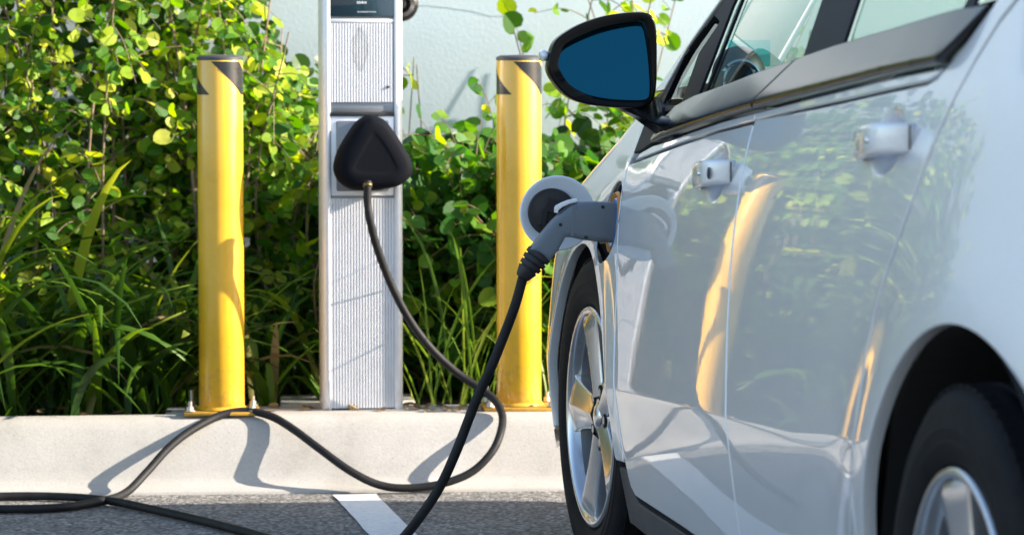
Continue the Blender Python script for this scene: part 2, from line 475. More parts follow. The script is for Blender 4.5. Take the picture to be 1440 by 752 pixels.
# kerb: battered face, rounded nose, toe
prof = [(0, -.05), (0, .004), (.006, .010), (.035, .017), (.048, .024), (.058, .036), (.068, .055), (.098, .115), (.122, .150), (.132, .162), (.144, .171), (.158, .177), (.175, .180), (.192, .1805), (.198, .178), (.20, .15), (.20, -.05)]
vs, fs = [], []
SS = np.arange(-7.0, 7.01, .25)
rk = random.Random(5)
for s in SS:
    for d, z in prof:
        j = rk.uniform(-.0012, .0012) if z > .02 else 0
        vs.append(kp(s, d + j, z + j * .5))
m = len(prof)
for i in range(len(SS) - 1):
    for k in range(m - 1):
        fs.append((i*m+k, (i+1)*m+k, (i+1)*m+k+1, i*m+k+1))
tag(mesh_obj('kerb', vs, fs, M['concrete'], smooth=True), kind='structure')
# planting bed, lumpy mulch
vs, fs = [], []
SX = np.arange(-7, 7.01, .08); DY = np.arange(.204, 1.5, .08)
for s in SX:
    for d in DY:
        vs.append(kp(s, d, .150 + rk.uniform(-.012, .016)))
for i in range(len(SX)-1):
    for k in range(len(DY)-1):
        a = i*len(DY)+k; b_ = a+len(DY)
        fs.append((a, b_, b_+1, a+1))
tag(mesh_obj('planting_bed', vs, fs, M['soil'], smooth=True), kind='structure')
bm = bmesh.new()
for s0, s1, d0, d1 in ((-.875, .42, .202, .372), (-.58, -.22, .374, .66)):
    bm_box(bm, ((s0+s1)/2, (d0+d1)/2, .121), (s1-s0, d1-d0, .12), .007)
o = bm_obj('concrete_pad', bm, M['concrete'], smooth=True, angle=R(40)); o.location = kp(0, 0, 0); o.rotation_euler.z = KA
tag(o, kind='structure')
# painted bay line
dv = Vector((.176, -.984, 0)).normalized(); px = Vector((dv.y, -dv.x, 0)) * -.053
p0 = Vector((-.392, 7.735, .004)); p1 = p0 + dv * 5.0
vs = []; n = 60
rl = random.Random(2)
for i in range(n+1):
    c = p0.lerp(p1, i/n)
    vs += [c + px * (1 + rl.uniform(-.03, .03)), c - px * (1 + rl.uniform(-.03, .03))]
fs = [(2*i, 2*i+1, 2*i+3, 2*i+2) for i in range(n)]
o = mesh_obj('bay_line', vs, fs, M['line']); tag(o, kind='structure')
# wall behind the planting
wt = thing('garden_wall', 'pale blue-grey stucco wall standing behind the planting', 'wall', kp(0, 1.56, 0), KA)
box('wall_panel', (0, .1, 1.25), (16, .2, 2.5), M['wall'], wt, .01)
box('wall_cap', (0, .1, 2.54), (16.04, .26, .08), M['concrete'], wt, .01)
M['crack'] = simple('crack_grey', (.36, .41, .44), .9)  # even grey of the crack line, darker than the stucco
# hairline crack in the stucco
cr = [(-.55 + .38*i/14 + .0, -.0016, 1.262 - .050*i/14 + rl.uniform(-.006, .006)) for i in range(15)]
tube('crack', catmull([( -.23+ (c[0]+.55)*1.0, c[1], c[2]) for c in cr], 2), .0005, M['crack'], wt, n=4)

# ------------------------------------------------------------------ bollards
def bollard(label, x, y, spin):
    t = thing('bollard', label, 'bollard', (x, y, .181), KA, 'yellow bollards beside the charging station')
    r = .0582; h = .908
    lathe('sleeve', [(r-.002, .010), (r, .014), (r, .30), (r, .60), (r, h-.010), (r-.001, h-.006), (r-.006, h-.004)], M['yellow'], t, 64)
    lathe('cap', [(r-.0005, h-.008), (r+.0012, h-.006), (r+.0012, h-.001), (r-.003, h+.003), (r-.012, h+.0055), (.0, h+.007)], M['cap'], t, 64)
    # slanting black warning stripes wound round the top band
    band = .084; top = h - .011
    for k, (a0, a1) in enumerate(((-22, 57), (-200, -112))):
        vs, fs = [], []; nh, na = 12, 22
        for i in range(nh+1):
            hh = i / nh
            for j in range(na+1):
                a = R(-90 + spin + a0 + 86*hh + (a1-a0)*j/na)
                vs.append(((r+.0007)*math.cos(a), (r+.0007)*math.sin(a), top - band*hh))
        for i in range(nh):
            for j in range(na):
                q = i*(na+1)+j
                fs.append((q, q+na+1, q+na+2, q+1))
        mesh_obj('stripe', vs, fs, M['tape'], t, smooth=True)
    box('base_plate', (0, 0, .0045), (.19, .160, .009), M['plate_y'], t, .002)
    lathe('weld_collar', [(r+.006, .011), (r+.004, .015), (r-.001, .020)], M['yellow'], t, 48)
    for sx in (-1, 1):
        for sy in (-1, 1):
            bm = bmesh.new()
            c = (sx*.079, sy*.066)
            for rr, z0, z1, sg in ((.0135, .011, .0135, 20), (.010, .0135, .0225, 6), (.0048, .0225, .036 if not (sx < 0 and sy > 0) else .052, 12)):
                bmesh.ops.create_cone(bm, cap_ends=True, segments=sg, radius1=rr, radius2=rr, depth=z1-z0, matrix=Matrix.Translation((c[0], c[1], (z0+z1)/2)))
            bm_obj('anchor_bolt', bm, M['zinc'], t)
    return t
bollard('yellow bollard with black striped top standing left of the charging station', -.744, 7.985, 0)
bollard('yellow bollard with black striped top standing between charging station and car', .018, 8.088, 3)

# ------------------------------------------------------------------ charging station
st = thing('charging_station', 'tall aluminium charging station with ribbed panels and black holster', 'charging station', (-.394, 8.126, .181), KA+R(3))
H = 1.60
def rail(sx):
    # rounded extrusion at each side of the column, seen in plan
    o = [(.0955*sx, .07), (.1045*sx, .055), (.1045*sx, -.055), (.101*sx, -.067), (.094*sx, -.0735), (.086*sx, -.075), (.0825*sx, -.0725), (.0825*sx, .07)]
    if sx < 0: o = o[::-1]
    bm = prism_bm(o, lambda a, b: (a, b, 0), (0, 0, H), .0012, 2)
    bm_obj('side_rail', bm, M['alu'], st, smooth=True, angle=R(50))
rail(-1); rail(1)
box('back_panel', (0, .0725, H/2), (.185, .004, H-.002), M['alu'], st)
box('core', (0, .003, H/2), (.163, .133, H-.01), M['alu_dark'], st)
def ribbed(name, x0, x1, z0, z1, y, depth, n, mat):
    vs, fs = [], []
    pitch = (x1-x0)/n
    xs = []
    for i in range(n):
        b0 = x0 + i*pitch
        xs += [(b0, y), (b0+pitch*.06, y-depth), (b0+pitch*.42, y-depth), (b0+pitch*.68, y)]
    xs.append((x1, y))
    xs = [(x0, y+.005)] + xs + [(x1, y+.005)]
    for x, yy in xs: vs += [(x, yy, z0), (x, yy, z1)]
    for i in range(len(xs)-1): fs.append((2*i, 2*i+2, 2*i+3, 2*i+1))
    fs.append(tuple(2*i for i in range(len(xs)))[::-1]); fs.append(tuple(2*i+1 for i in range(len(xs))))
    return mesh_obj(name, vs, fs, mat, st)
M['ribs'] = simple('ribbed_aluminium', (.76, .76, .78), .42, metal=.15, var=.05, var_scale=30)
def mat_stain():
    m, nt, b = new_mat('ribbed_aluminium_stained')
    tc = N(nt, 'ShaderNodeTexCoord')
    sub = N(nt, 'ShaderNodeVectorMath', operation='SUBTRACT'); sub.inputs[1].default_value = (-.005, 0, .928)
    nt.links.new(tc.outputs['Object'], sub.inputs[0])
    sep = N(nt, 'ShaderNodeSeparateXYZ'); nt.links.new(sub.outputs['Vector'], sep.inputs[0])
    mul = N(nt, 'ShaderNodeVectorMath', operation='MULTIPLY'); mul.inputs[1].default_value = (1/.022, 0, 1/.058)
    nt.links.new(sub.outputs['Vector'], mul.inputs[0])
    ln = N(nt, 'ShaderNodeVectorMath', operation='LENGTH'); nt.links.new(mul.outputs['Vector'], ln.inputs[0])
    no = N(nt, 'ShaderNodeTexNoise', Scale=70.0, Detail=5.0); nt.links.new(tc.outputs['Object'], no.inputs['Vector'])
    ad = N(nt, 'ShaderNodeMath', operation='MULTIPLY_ADD'); ad.inputs[1].default_value = .9; ad.inputs[2].default_value = -.45
    nt.links.new(no.outputs['Fac'], ad.inputs[0])
    su = N(nt, 'ShaderNodeMath', operation='ADD'); nt.links.new(ln.outputs['Value'], su.inputs[0]); nt.links.new(ad.outputs['Value'], su.inputs[1])
    r = ramp(nt, [(.30, (.66, .66, .66)), (.60, (.66, .66, .67)), (.84, (.55, .55, .56)), (1.1, (.76, .76, .78))])
    nt.links.new(su.outputs['Value'], r.inputs['Fac'])
    nt.links.new(r.outputs['Color'], b.inputs['Base Color'])
    b.inputs['Metallic'].default_value = .1; b.inputs['Roughness'].default_value = .42
    return m
ribbed('upper_panel', -.0800, .0800, .793, .995, -.0688, .0042, 22, mat_stain())
ribbed('lower_panel', -.0825, .0825, .004, .546, -.0688, .0042, 22, M['ribs'])
box('panel_rim', (0, -.0685, 1.0015), (.162, .008, .010), M['alu'], st, .002)
box('slot_recess', (0, -.0650, .779), (.163, .006, .026), M['alu_dark'], st, .001)
box('black_strip', (0, -.0700, .7625), (.1648, .012, .010), M['black_plastic'], st, .002)  # thin black plastic strip just below the slot recess
box('bezel_plate', (0, -.0675, .655), (.163, .008, .205), M['alu'], st, .003)
box('bezel_frame', (0, -.0725, .655), (.135, .006, .180), M['alu_dark'], st, .004)
box('display', (0, -.0700, 1.115), (.1635, .007, .205), M['display'], st, .002)
box('display_surround', (0, -.0695, 1.2265), (.1635, .008, .016), M['alu'], st, .002)
box('head_panel', (0, -.0690, 1.418), (.1635, .008, .360), M['alu'], st, .003)
# small printed marks on the display
rg = random.Random(9)
bm = bmesh.new()
for k, (cx, cz, w) in enumerate(((-.002, 1.048, .022), (.001, 1.068, .012), (.012, 1.024, .046), (.0, 1.09, .03))):
    x = cx - w/2
    while x < cx + w/2:
        lw = rg.uniform(.0018, .004)
        bm_box(bm, (x + lw/2, -.0737, cz), (lw, .0006, .006 if k < 2 else .0022)); x += lw + .0016
bm_obj('display_print', bm, M['glyph'], st)
bm = bmesh.new(); bmesh.ops.create_cone(bm, cap_ends=True, segments=20, radius1=.0035, radius2=.0035, depth=.004, matrix=Matrix.Translation((.066, -.0745, .832)) @ Matrix.Rotation(R(90), 4, 'X'))
bm_obj('panel_lock', bm, M['black_plastic'], st)
# black holster: rounded triangular shell with a recessed triangle
oc = (375, 310)
def hp(p): return ((p[0]-oc[0])/4.178/557, -(p[1]-oc[1])/4.178/557)
outl = smooth_closed([hp(p) for p in [(370,80),(440,108),(500,180),(560,275),(600,350),(608,405),(588,455),(525,500),(430,522),(330,528),(240,520),(178,480),(148,425),(145,370),(172,285),(228,190),(280,120),(330,88)]], 4)
tri = smooth_closed([hp(p) for p in [(372,186),(405,215),(450,280),(498,365),(505,395),(480,418),(430,424),(350,424),(280,418),(250,398),(262,360),(300,290),(345,215)]], 6)
def resample(o, n):
    P = [Vector(p) for p in o]; P.append(P[0]); L = [0]
    for i in range(len(P)-1): L.append(L[-1] + (P[i+1]-P[i]).length)
    out = []; j = 0
    for k in range(n):
        t = L[-1]*k/n
        while L[j+1] < t: j += 1
        out.append(P[j].lerp(P[j+1], (t-L[j])/(L[j+1]-L[j])))
    return out
nh = 96
A = resample(outl, nh); B = resample(tri, nh)
hx, hz, hy = .022, .662, -.0760
rings = []
for sc, y in ((.90, .006), (.97, -.004), (1.0, -.018), (1.0, -.062), (.988, -.080), (.962, -.094), (.92, -.104), (.86, -.110), (.78, -.114)):
    rings.append([(p.x*sc, y, p.y*sc) for p in A])
cB = sum(B, Vector((0, 0))) / nh
for sc, y in ((1.14, -.1154), (1.04, -.1153), (.98, -.1148), (.92, -.1143), (.86, -.1141), (.80, -.1140)):
    rings.append([(cB.x+(p.x-cB.x)*sc, y, cB.y+(p.y-cB.y)*sc) for p in B])
vs = [(hx+x, hy+y, hz+z) for r_ in rings for x, y, z in r_]
fs = []
for i in range(len(rings)-1):
    for k in range(nh):
        k2 = (k+1) % nh
        fs.append((i*nh+k, i*nh+k2, (i+1)*nh+k2, (i+1)*nh+k))
fs.append(tuple((len(rings)-1)*nh+k for k in range(nh)))
hol = mesh_obj('holster', vs, fs, M['holster'], st, smooth=True)
# rear connector holster showing beside the column
lathe('rear_holster', [(0, -.034), (.012, -.036), (.016, -.020), (.020, -.018), (.024, -.034), (.034, -.040), (.043, -.034), (.046, -.02), (.046, .03), (.04, .05), (0, .052)], M['black_gloss'], st, 40, 'Y', loc=(.1155, .105, 1.048))
box('holster_bracket', (.085, .088, 1.048), (.05, .03, .06), M['alu_dark'], st, .003)

# ------------------------------------------------------------------ charging cable
ct = thing('charging_cable', 'black charging cable looping along the kerb to the grey plug in the car', 'charging cable', (-.36, 7.88, 0.0))
ct_off = Vector((-.36, 7.88, 0))
cpts = CABLE_A + CABLE_B
cp = catmull(cpts, 8)
rc = random.Random(3)
tube('cable_sheath', [p - ct_off for p in cp], .0103, M['cable'], ct, n=14)
tube('gland', [Vector((-.3645, 7.902, .770)) - ct_off, Vector((-.3645, 7.899, .762)) - ct_off], .0118, M['brass'], ct, n=20)
# ------------------------------------------------------------------ the car
car = thing('parked_car', 'silver hatchback parked nose-in at the kerb and plugged in to charge', 'car', (.1574, 6.5, 0), R(98.24))
CARM = Matrix.Translation((.1574, 6.5, 0)) @ Matrix.Rotation(R(98.24), 4, 'Z')
YC = -.872
P_ = M['paint']

def inside(poly, pts):
    pts = np.asarray(pts); x, y = pts[:, 0], pts[:, 1]
    r = np.zeros(len(pts), bool); n = len(poly)
    for i in range(n):
        x0, y0 = poly[i]; x1, y1 = poly[(i+1) % n]
        if y0 == y1: continue
        c = ((y0 > y) != (y1 > y)) & (x < (x1-x0)*(y-y0)/(y1-y0)+x0)
        r ^= c
    return r
def area(p): return .5*sum(p[i][0]*p[(i+1) % len(p)][1]-p[(i+1) % len(p)][0]*p[i][1] for i in range(len(p)))
def densify(p, st):
    out = []
    for i in range(len(p)):
        a = np.array(p[i]); b = np.array(p[(i+1) % len(p)]); L = np.linalg.norm(b-a)
        n = max(1, int(math.ceil(L/st)))
        for k in range(n): out.append(a+(b-a)*k/n)
    return np.array(out)
def offset(p, d):
    """move a closed counter-clockwise outline inwards by d"""
    n = len(p); out = []
    for i in range(n):
        a, b, c = np.array(p[i-1]), np.array(p[i]), np.array(p[(i+1) % n])
        e0 = b-a; e1 = c-b
        e0 = e0/max(np.linalg.norm(e0), 1e-9); e1 = e1/max(np.linalg.norm(e1), 1e-9)
        n0 = np.array([-e0[1], e0[0]]); n1 = np.array([-e1[1], e1[0]])
        m = n0+n1; m = m/max(np.linalg.norm(m), 1e-9)
        out.append(b+m*d/max(.5, m @ n0))
    return np.array(out)
def round_poly(p, r=.012, n=4):
    """round the sharp corners of an outline"""
    out = []; m = len(p)
    for i in range(m):
        a, b, c = np.array(p[i-1]), np.array(p[i]), np.array(p[(i+1) % m])
        l0, l1 = np.linalg.norm(a-b), np.linalg.norm(c-b)
        u, v = (a-b)/l0, (c-b)/l1
        if u @ v < -.94: out.append(tuple(b)); continue
        q = min(r, l0*.45, l1*.45)
        s, e = b+u*q, b+v*q
        for k in range(n+1):
            t = k/n
            out.append(tuple(s*(1-t)**2+b*2*t*(1-t)+e*t*t))
    return out
def arc(cx, cz, r, a0, a1, n=30):
    return [(cx+r*math.cos(R(a0+(a1-a0)*k/n)), cz+r*math.sin(R(a0+(a1-a0)*k/n))) for k in range(n+1)]

def panel(name, outline, mat, parent, side=1, off=0.0, holes=(), step=(.022, .016), gap=.0038, lip=.0028, depth=.020, F=None, fine=(), rows=True, rnd=0):
    F = F or S
    def Y(x, z): return np.asarray(F(x, z))+off
    o = [tuple(q) for q in outline]
    if area(o) < 0: o = o[::-1]
    if rnd: o = round_poly(o, rnd)
    base = densify(o, .014)
    loops = [(offset(base, gap+lip), offset(base, gap+lip*.25), offset(base, gap))]
    for h in holes:
        h = [tuple(q) for q in h]
        if area(h) > 0: h = h[::-1]          # clockwise: 'inwards' is away from the hole
        hb = densify(h, .010)
        loops.append((offset(hb, gap+lip), offset(hb, gap+lip*.25), offset(hb, gap)))
    main = np.concatenate([l[0] for l in loops])
    xs0, zs0 = main.min(0); xs1, zs1 = main.max(0)
    gx = np.arange(xs0, xs1, step[0]); gz = np.arange(zs0, zs1, step[1])
    pts = [np.stack(np.meshgrid(gx, gz), -1).reshape(-1, 2)]
    pts[0] = pts[0]+np.stack([(np.round((pts[0][:, 1]-zs0)/step[1]) % 2)*step[0]*.5, np.zeros(len(pts[0]))], 1)
    if rows:
        for dz in (-.018, -.010, -.005, 0, .005, .010, .018):
            rx = np.arange(xs0, xs1, .012); pts.append(np.stack([rx, zcrease(rx)+dz], 1))
        cr = zcrease(pts[0][:, 0]); pts[0] = pts[0][np.abs(pts[0][:, 1]-cr) > .023]
    for fx0, fx1, fz0, fz1, fs_ in fine:
        k = (pts[0][:, 0] > fx0-.005) & (pts[0][:, 0] < fx1+.005) & (pts[0][:, 1] > fz0-.005) & (pts[0][:, 1] < fz1+.005)
        pts[0] = pts[0][~k]
        pts.append(np.stack(np.meshgrid(np.arange(fx0, fx1, fs_), np.arange(fz0, fz1, fs_)), -1).reshape(-1, 2))
    P = np.concatenate(pts)
    ok = inside(loops[0][0], P)
    for l in loops[1:]: ok &= ~inside(l[0], P)
    P = P[ok]
    if len(P):
        d = np.sqrt(((P[:, None, :]-main[None, :, :])**2).sum(-1)).min(1)
        P = P[d > .0045]
    allp = np.concatenate([main, P]) if len(P) else main
    edges = []; s = 0
    for l in loops:
        n = len(l[0]); edges += [(s+i, s+(i+1) % n) for i in range(n)]; s += n
    ov, oe, of, iv, ie, iff = delaunay_2d_cdt([Vector(p) for p in allp], edges, [], 0, 1e-6, True)
    V2 = np.array([(v.x, v.y) for v in ov])
    tri = np.array([list(f) for f in of if len(f) == 3])
    c = V2[tri].mean(1)
    k = inside(loops[0][0], c)
    for l in loops[1:]: k &= ~inside(l[0], c)
    tri = tri[k]
    in2out = {}
    for i, ids in enumerate(iv):
        for q in ids: in2out[q] = i
    def nrm(v):
        e = 5e-4; x, z = v[:, 0], v[:, 1]
        dx = (Y(x+e, z)-Y(x-e, z))/(2*e); dz = (Y(x, z+e)-Y(x, z-e))/(2*e)
        n = np.stack([-dx, np.ones_like(dx), -dz], 1)
        return n/np.linalg.norm(n, axis=1)[:, None]
    y = Y(V2[:, 0], V2[:, 1])
    verts = [np.stack([V2[:, 0], y, V2[:, 1]], 1)]; norms = [nrm(V2)]
    faces = []
    for t in tri:
        a, b, c_ = V2[t]
        cr = (b[0]-a[0])*(c_[1]-a[1])-(b[1]-a[1])*(c_[0]-a[0])
        faces.append(tuple(t) if cr < 0 else tuple(t[::-1]))   # +y side
    cnt = len(V2); s = 0
    for l in loops:
        n = len(l[0]); ids = [in2out[s+i] for i in range(n)]; s += n
        e = np.roll(l[0], -1, 0)-np.roll(l[0], 1, 0); e = e/np.maximum(np.linalg.norm(e, axis=1), 1e-9)[:, None]
        outw = np.stack([e[:, 1], np.zeros(n), -e[:, 0]], 1)
        n0 = nrm(l[0])
        prev = ids
        dep = depth if l is loops[0] else min(depth, .0055)
        for loop2, dp, w in ((l[1], lip*.35, .5), (l[2], lip, .85), (l[2], dep, 1.0)):
            yy = Y(l[0][:, 0], l[0][:, 1])-dp
            verts.append(np.stack([loop2[:, 0], yy, loop2[:, 1]], 1))
            nn = n0*(1-w)+outw*w; nn = nn/np.linalg.norm(nn, axis=1)[:, None]
            norms.append(nn)
            cur = list(range(cnt, cnt+n)); cnt += n
            for i in range(n):
                j = (i+1) % n
                faces.append((prev[i], prev[j], cur[j], cur[i]))
            prev = cur
    verts = np.concatenate(verts); norms = np.concatenate(norms)
    if side < 0:
        verts[:, 1] = 2*YC-verts[:, 1]; norms[:, 1] *= -1
        faces = [f[::-1] for f in faces]
    return mesh_obj(name, verts, faces, mat, parent, normals=[tuple(n) for n in norms])

def zt(x): return np.interp(x, [-.27, -.1, 0, .3, .55, .7, .84], [.985, .935, .897, .806, .735, .688, .63])

# outlines on the left flank, in metres (forward, up) from the front axle
FD = [(-.226,.868),(-.238,.82),(-.272,.76),(-.315,.70),(-.36,.63),(-.388,.56),(-.408,.50),(-.430,.43),(-.448,.36),(-.462,.305),(-.478,.268),(-.50,.247),(-.535,.236)]
BG = [(-1.350,.975),(-1.362,.92),(-1.372,.87),(-1.382,.82),(-1.398,.75),(-1.422,.647),(-1.452,.534),(-1.470,.455),(-1.480,.375),(-1.485,.303),(-1.487,.244)]
RG = [(-2.629,1.14),(-2.588,1.114),(-2.540,1.067),(-2.503,1.019),(-2.473,.974),(-2.440,.92),(-2.409,.865),(-2.352,.785),(-2.318,.72),(-2.296,.65),(-2.282,.569),(-2.262,.50),(-2.225,.41),(-2.19,.32)]
BL1 = [(-.235,.869),(-.437,.889),(-.771,.921),(-1.062,.948),(-1.350,.969)]
BL2 = [(-1.350,.969),(-1.594,.988),(-1.89,1.007),(-2.173,1.026),(-2.352,1.037),(-2.394,1.045),(-2.421,1.06)]
BU1 = [(-.456,.914),(-.658,.931),(-.89,.952),(-1.102,.971),(-1.32,.987),(-1.356,.989)]
BU2 = [(-1.356,.989),(-1.525,1.002),(-1.864,1.026),(-2.147,1.046),(-2.416,1.061)]
WL1 = [(-.470,.950),(-.520,.972),(-.585,.988),(-.762,1.009),(-1.054,1.032),(-1.248,1.05),(-1.541,1.074)]
WL2 = [(-1.541,1.074),(-1.776,1.093),(-2.036,1.11),(-2.237,1.124),(-2.391,1.134),(-2.546,1.142)]
PORT = (-.187, .748)
HND = ((-1.172, .876), (-2.235, .955))          # handle centres

def S_door(x, z):
    y = S(x, z)
    for hx_, hz_ in HND:
        q = np.clip(1-((x-hx_)/.078)**2-((z-hz_)/.050)**2, 0, 1)
        y = y-.017*(q*q*(3-2*q))
    return y

BUX = [-2.54,-2.416,-2.147,-1.864,-1.525,-1.102,-.89,-.658,-.456]; BUZ = [1.10,1.061,1.046,1.026,1.002,.971,.952,.931,.914]
WLX = [-2.546,-2.391,-2.237,-2.036,-1.776,-1.541,-1.248,-1.054,-.762,-.585,-.47]; WLZ = [1.142,1.134,1.124,1.11,1.093,1.074,1.05,1.032,1.009,.988,.95]
def S_belt(x, z):
    z0 = np.interp(x, BUX, BUZ); z1 = np.interp(x, WLX, WLZ)
    t = np.clip((z-z0)/np.maximum(z1-z0, .02), 0, 1)
    return S(x, z)+.022*(1-t)*(1-np.exp(-t/.06))*np.clip((z1-z0)/.075, .3, 1.3)

def handle(parent, hx_, hz_, side, keyed):
    slope = .075
    secs = []
    for u, w, h, o_ in ((.116,.010,.030,.003),(.113,.014,.038,.012),(.104,.016,.042,.020),(.08,.017,.044,.028),(.04,.017,.044,.036),(0,.017,.044,.0405),(-.04,.017,.044,.042),(-.07,.017,.044,.0405),(-.09,.017,.044,.036),(-.105,.017,.043,.027),(-.116,.016,.041,.014),(-.120,.012,.036,.003)):
        ring = []
        for k in range(20):
            a = 2*math.pi*k/20
            cc, ss = math.cos(a), math.sin(a)
            cx_ = math.copysign(abs(cc)**.6, cc); sx_ = math.copysign(abs(ss)**.52, ss)
            x = hx_+u; z = hz_-u*slope+sx_*h/2
            y = float(S(hx_+u, hz_))+o_-.008+cx_*w/2
            if side < 0: y = 2*YC-y
            ring.append((x, y, z))
        secs.append(ring)
    vs = [p for r_ in secs for p in r_]; fs = []
    for i in range(len(secs)-1):
        for k in range(20):
            q = (i*20+k, i*20+(k+1) % 20, (i+1)*20+(k+1) % 20, (i+1)*20+k)
            fs.append(q if side > 0 else q[::-1])
    fs.append(tuple(range(19, -1, -1))); fs.append(tuple((len(secs)-1)*20+k for k in range(20)))
    bm = bmesh.new(); bv = [bm.verts.new(p) for p in vs]
    for f in fs: bm.faces.new([bv[i] for i in f])
    bmesh.ops.recalc_face_normals(bm, faces=bm.faces)
    h = bm_obj('handle', bm, P_, parent, smooth=True, angle=R(50))
    yb = float(S(hx_-.12, hz_))+.002; yb = yb if side > 0 else 2*YC-yb
    bm = bmesh.new(); bm_box(bm, (hx_-.1235, yb, hz_+.009), (.003, .003, .034), .001); bm_obj('gasket', bm, M['alloy_dark'], h)
    if side > 0:
        bm = bmesh.new()
        bmesh.ops.create_uvsphere(bm, u_segments=16, v_segments=8, radius=1, matrix=Matrix.Translation((hx_-.052, float(S(hx_-.052, hz_))+.0415, hz_+.004)) @ Matrix.Diagonal((.0062, .0035, .0052, 1)))
        bm_obj('lock_button', bm, M['chrome'], h, smooth=True)
        if keyed:
            bm = bmesh.new()
            bmesh.ops.create_uvsphere(bm, u_segments=20, v_segments=8, radius=1, matrix=Matrix.Translation((hx_-.094, float(S(hx_-.094, hz_))+.0335, hz_+.006)) @ Matrix.Rotation(R(-24), 4, 'Z') @ Matrix.Diagonal((.012, .0026, .0105, 1)))
            bm_obj('keyhole_cover', bm, M['alloy_dark'], h, smooth=True)
    return h

def build_side(side):
    # front wing with its wheel opening and the round charge-port opening
    top = [(x, float(zt(x))) for x in np.linspace(-.262, .55, 24)]
    # FD runs top -> bottom; walk it upwards from the sill
    aa = np.linspace(-9, 186, 48); ar = crom([-9, 55, 95, 128, 150, 168, 186], [.368, .368, .351, .337, .350, .376, .390], aa)
    fo = [(.55, .24), (.362, .268)] + [(r_*math.cos(R(a)), .334+r_*math.sin(R(a))) for a, r_ in zip(aa, ar)] + [(-.40, .288), (-.456, .290)] + [p for p in FD[::-1] if p[1] > .30] + [(-.243, .880)] + top
    port = [(PORT[0]+.010+.090*math.cos(t), PORT[1]+.079*math.sin(t)) for t in np.linspace(0, 2*math.pi, 48, endpoint=False)]
    panel('front_fender', fo, P_, car, side, holes=[port] if side > 0 else [])
    # black triangle between wing, windscreen pillar and door mirror
    sail = [(-.245,.884),(-.33,.892),(-.452,.913),(-.475,.945),(-.43,.985),(-.36,.999),(-.285,.990)]
    panel('sail_trim', sail, M['pillar_black'], car, side, off=.002, rows=False)
    # front door
    do = FD + [(-1.0,.243),(-1.487,.244)] + BG[::-1] + BL1[::-1]
    d1 = panel('front_door', do, P_, car, side, F=S_door, fine=[(HND[0][0]-.085, HND[0][0]+.085, HND[0][1]-.055, HND[0][1]+.055, .006)])
    handle(d1, *HND[0], side, True)
    mo = [(-.30,.876)]+BL1[1:]+[(-1.350,.985)]+[(x, z-.004) for x, z in BU1[-2::-1]]+[(-.33,.893)]
    panel('moulding', mo, P_, d1, side, off=.002, rows=False, gap=.0018)
    bt = BU1 + [(-1.386,1.01),(-1.541,1.074)] + WL1[::-1][1:]
    panel('belt_trim', bt, M['black_gloss'], d1, side, off=.004, rows=False, gap=.0012, F=S_belt, step=(.014, .003))
    panel('door_card', [(-.5,.32),(-1.45,.32),(-1.36,.985),(-.55,.93)], M['interior'], d1, side, off=-.055, rows=False, step=(.1,.1))
    g1 = [(-.828,1.010),(-1.054,1.027),(-1.248,1.045),(-1.535,1.069),(-1.551,1.165),(-1.590,1.345),(-1.35,1.352),(-1.17,1.325),(-1.0,1.275),(-.917,1.18)]
    panel('window_glass', g1, M['glass'], d1, side, off=-.010, rows=False, step=(.06, .05), depth=.004)
    # rear door
    ra = [q for q in arc(-2.70, .345, .392, 8, -0, 2)]
    do = BG + [(-2.20,.248)] + [(-2.19,.30)] + [p for p in RG[::-1]] + [(-2.70,1.195),(-2.785,1.262),(-2.70,1.262),(-2.60,1.19),(-2.546,1.142),(-2.47,1.089)] + BL2[::-1][0:]
    d2 = panel('rear_door', do[:-1], P_, car, side, F=S_door, fine=[(HND[1][0]-.085, HND[1][0]+.085, HND[1][1]-.055, HND[1][1]+.055, .006)])
    handle(d2, *HND[1], side, False)
    mo = BL2[:-1]+[(-2.414,1.057)]+[(x, z-.004) for x, z in BU2[::-1][1:-1]]+[(-1.350,.985)]
    panel('moulding', mo, P_, d2, side, off=.002, rows=False, gap=.0018)
    bt = BU2 + [(-2.47,1.089),(-2.540,1.138)] + WL2[::-1][1:] + [(-1.392,1.01)]
    panel('belt_trim', bt, M['black_gloss'], d2, side, off=.004, rows=False, gap=.0012, F=S_belt, step=(.014, .003))
    panel('door_card', [(-1.55,.32),(-2.18,.32),(-2.30,.7),(-2.45,1.03),(-1.45,.97)], M['interior'], d2, side, off=-.055, rows=False, step=(.1,.1))
    g2 = [(-1.795,1.092),(-2.036,1.107),(-2.237,1.121),(-2.385,1.131),(-2.43,1.19),(-2.36,1.275),(-2.1,1.325),(-1.83,1.346)]
    panel('window_glass', g2, M['glass'], d2, side, off=-.010, rows=False, step=(.06, .05), depth=.004)
    # black window surround with the openings
    qg = [(-.400,.992),(-.470,.994),(-.590,.995),(-.622,1.093),(-.735,1.140),(-.655,1.150),(-.49,1.083)]
    g15 = [(-.765,1.006),(-.800,1.009),(-.888,1.178),(-.96,1.262),(-.895,1.225),(-.84,1.165)]
    g3 = [(-2.455,1.140),(-2.535,1.144),(-2.61,1.20),(-2.60,1.225),(-2.49,1.235),(-2.44,1.20)]
    fr = [(-.33,.985),(-.43,.970),(-.548,.976),(-.762,1.003),(-1.054,1.026),(-1.248,1.044),(-1.537,1.066),(-1.776,1.087),(-2.036,1.104),(-2.237,1.118),(-2.391,1.128),(-2.54,1.138),(-2.69,1.255),(-2.4,1.308),(-2.0,1.352),(-1.5,1.370),(-1.2,1.338),(-.95,1.263),(-.70,1.172),(-.5,1.092),(-.367,1.012)]
    wf = panel('window_surround', fr, M['pillar_black'], car, side, off=-.004, holes=[offset_in(q, -.004) for q in (qg, g15, g1, g2, g3)], rows=False, depth=.022, lip=.0015)
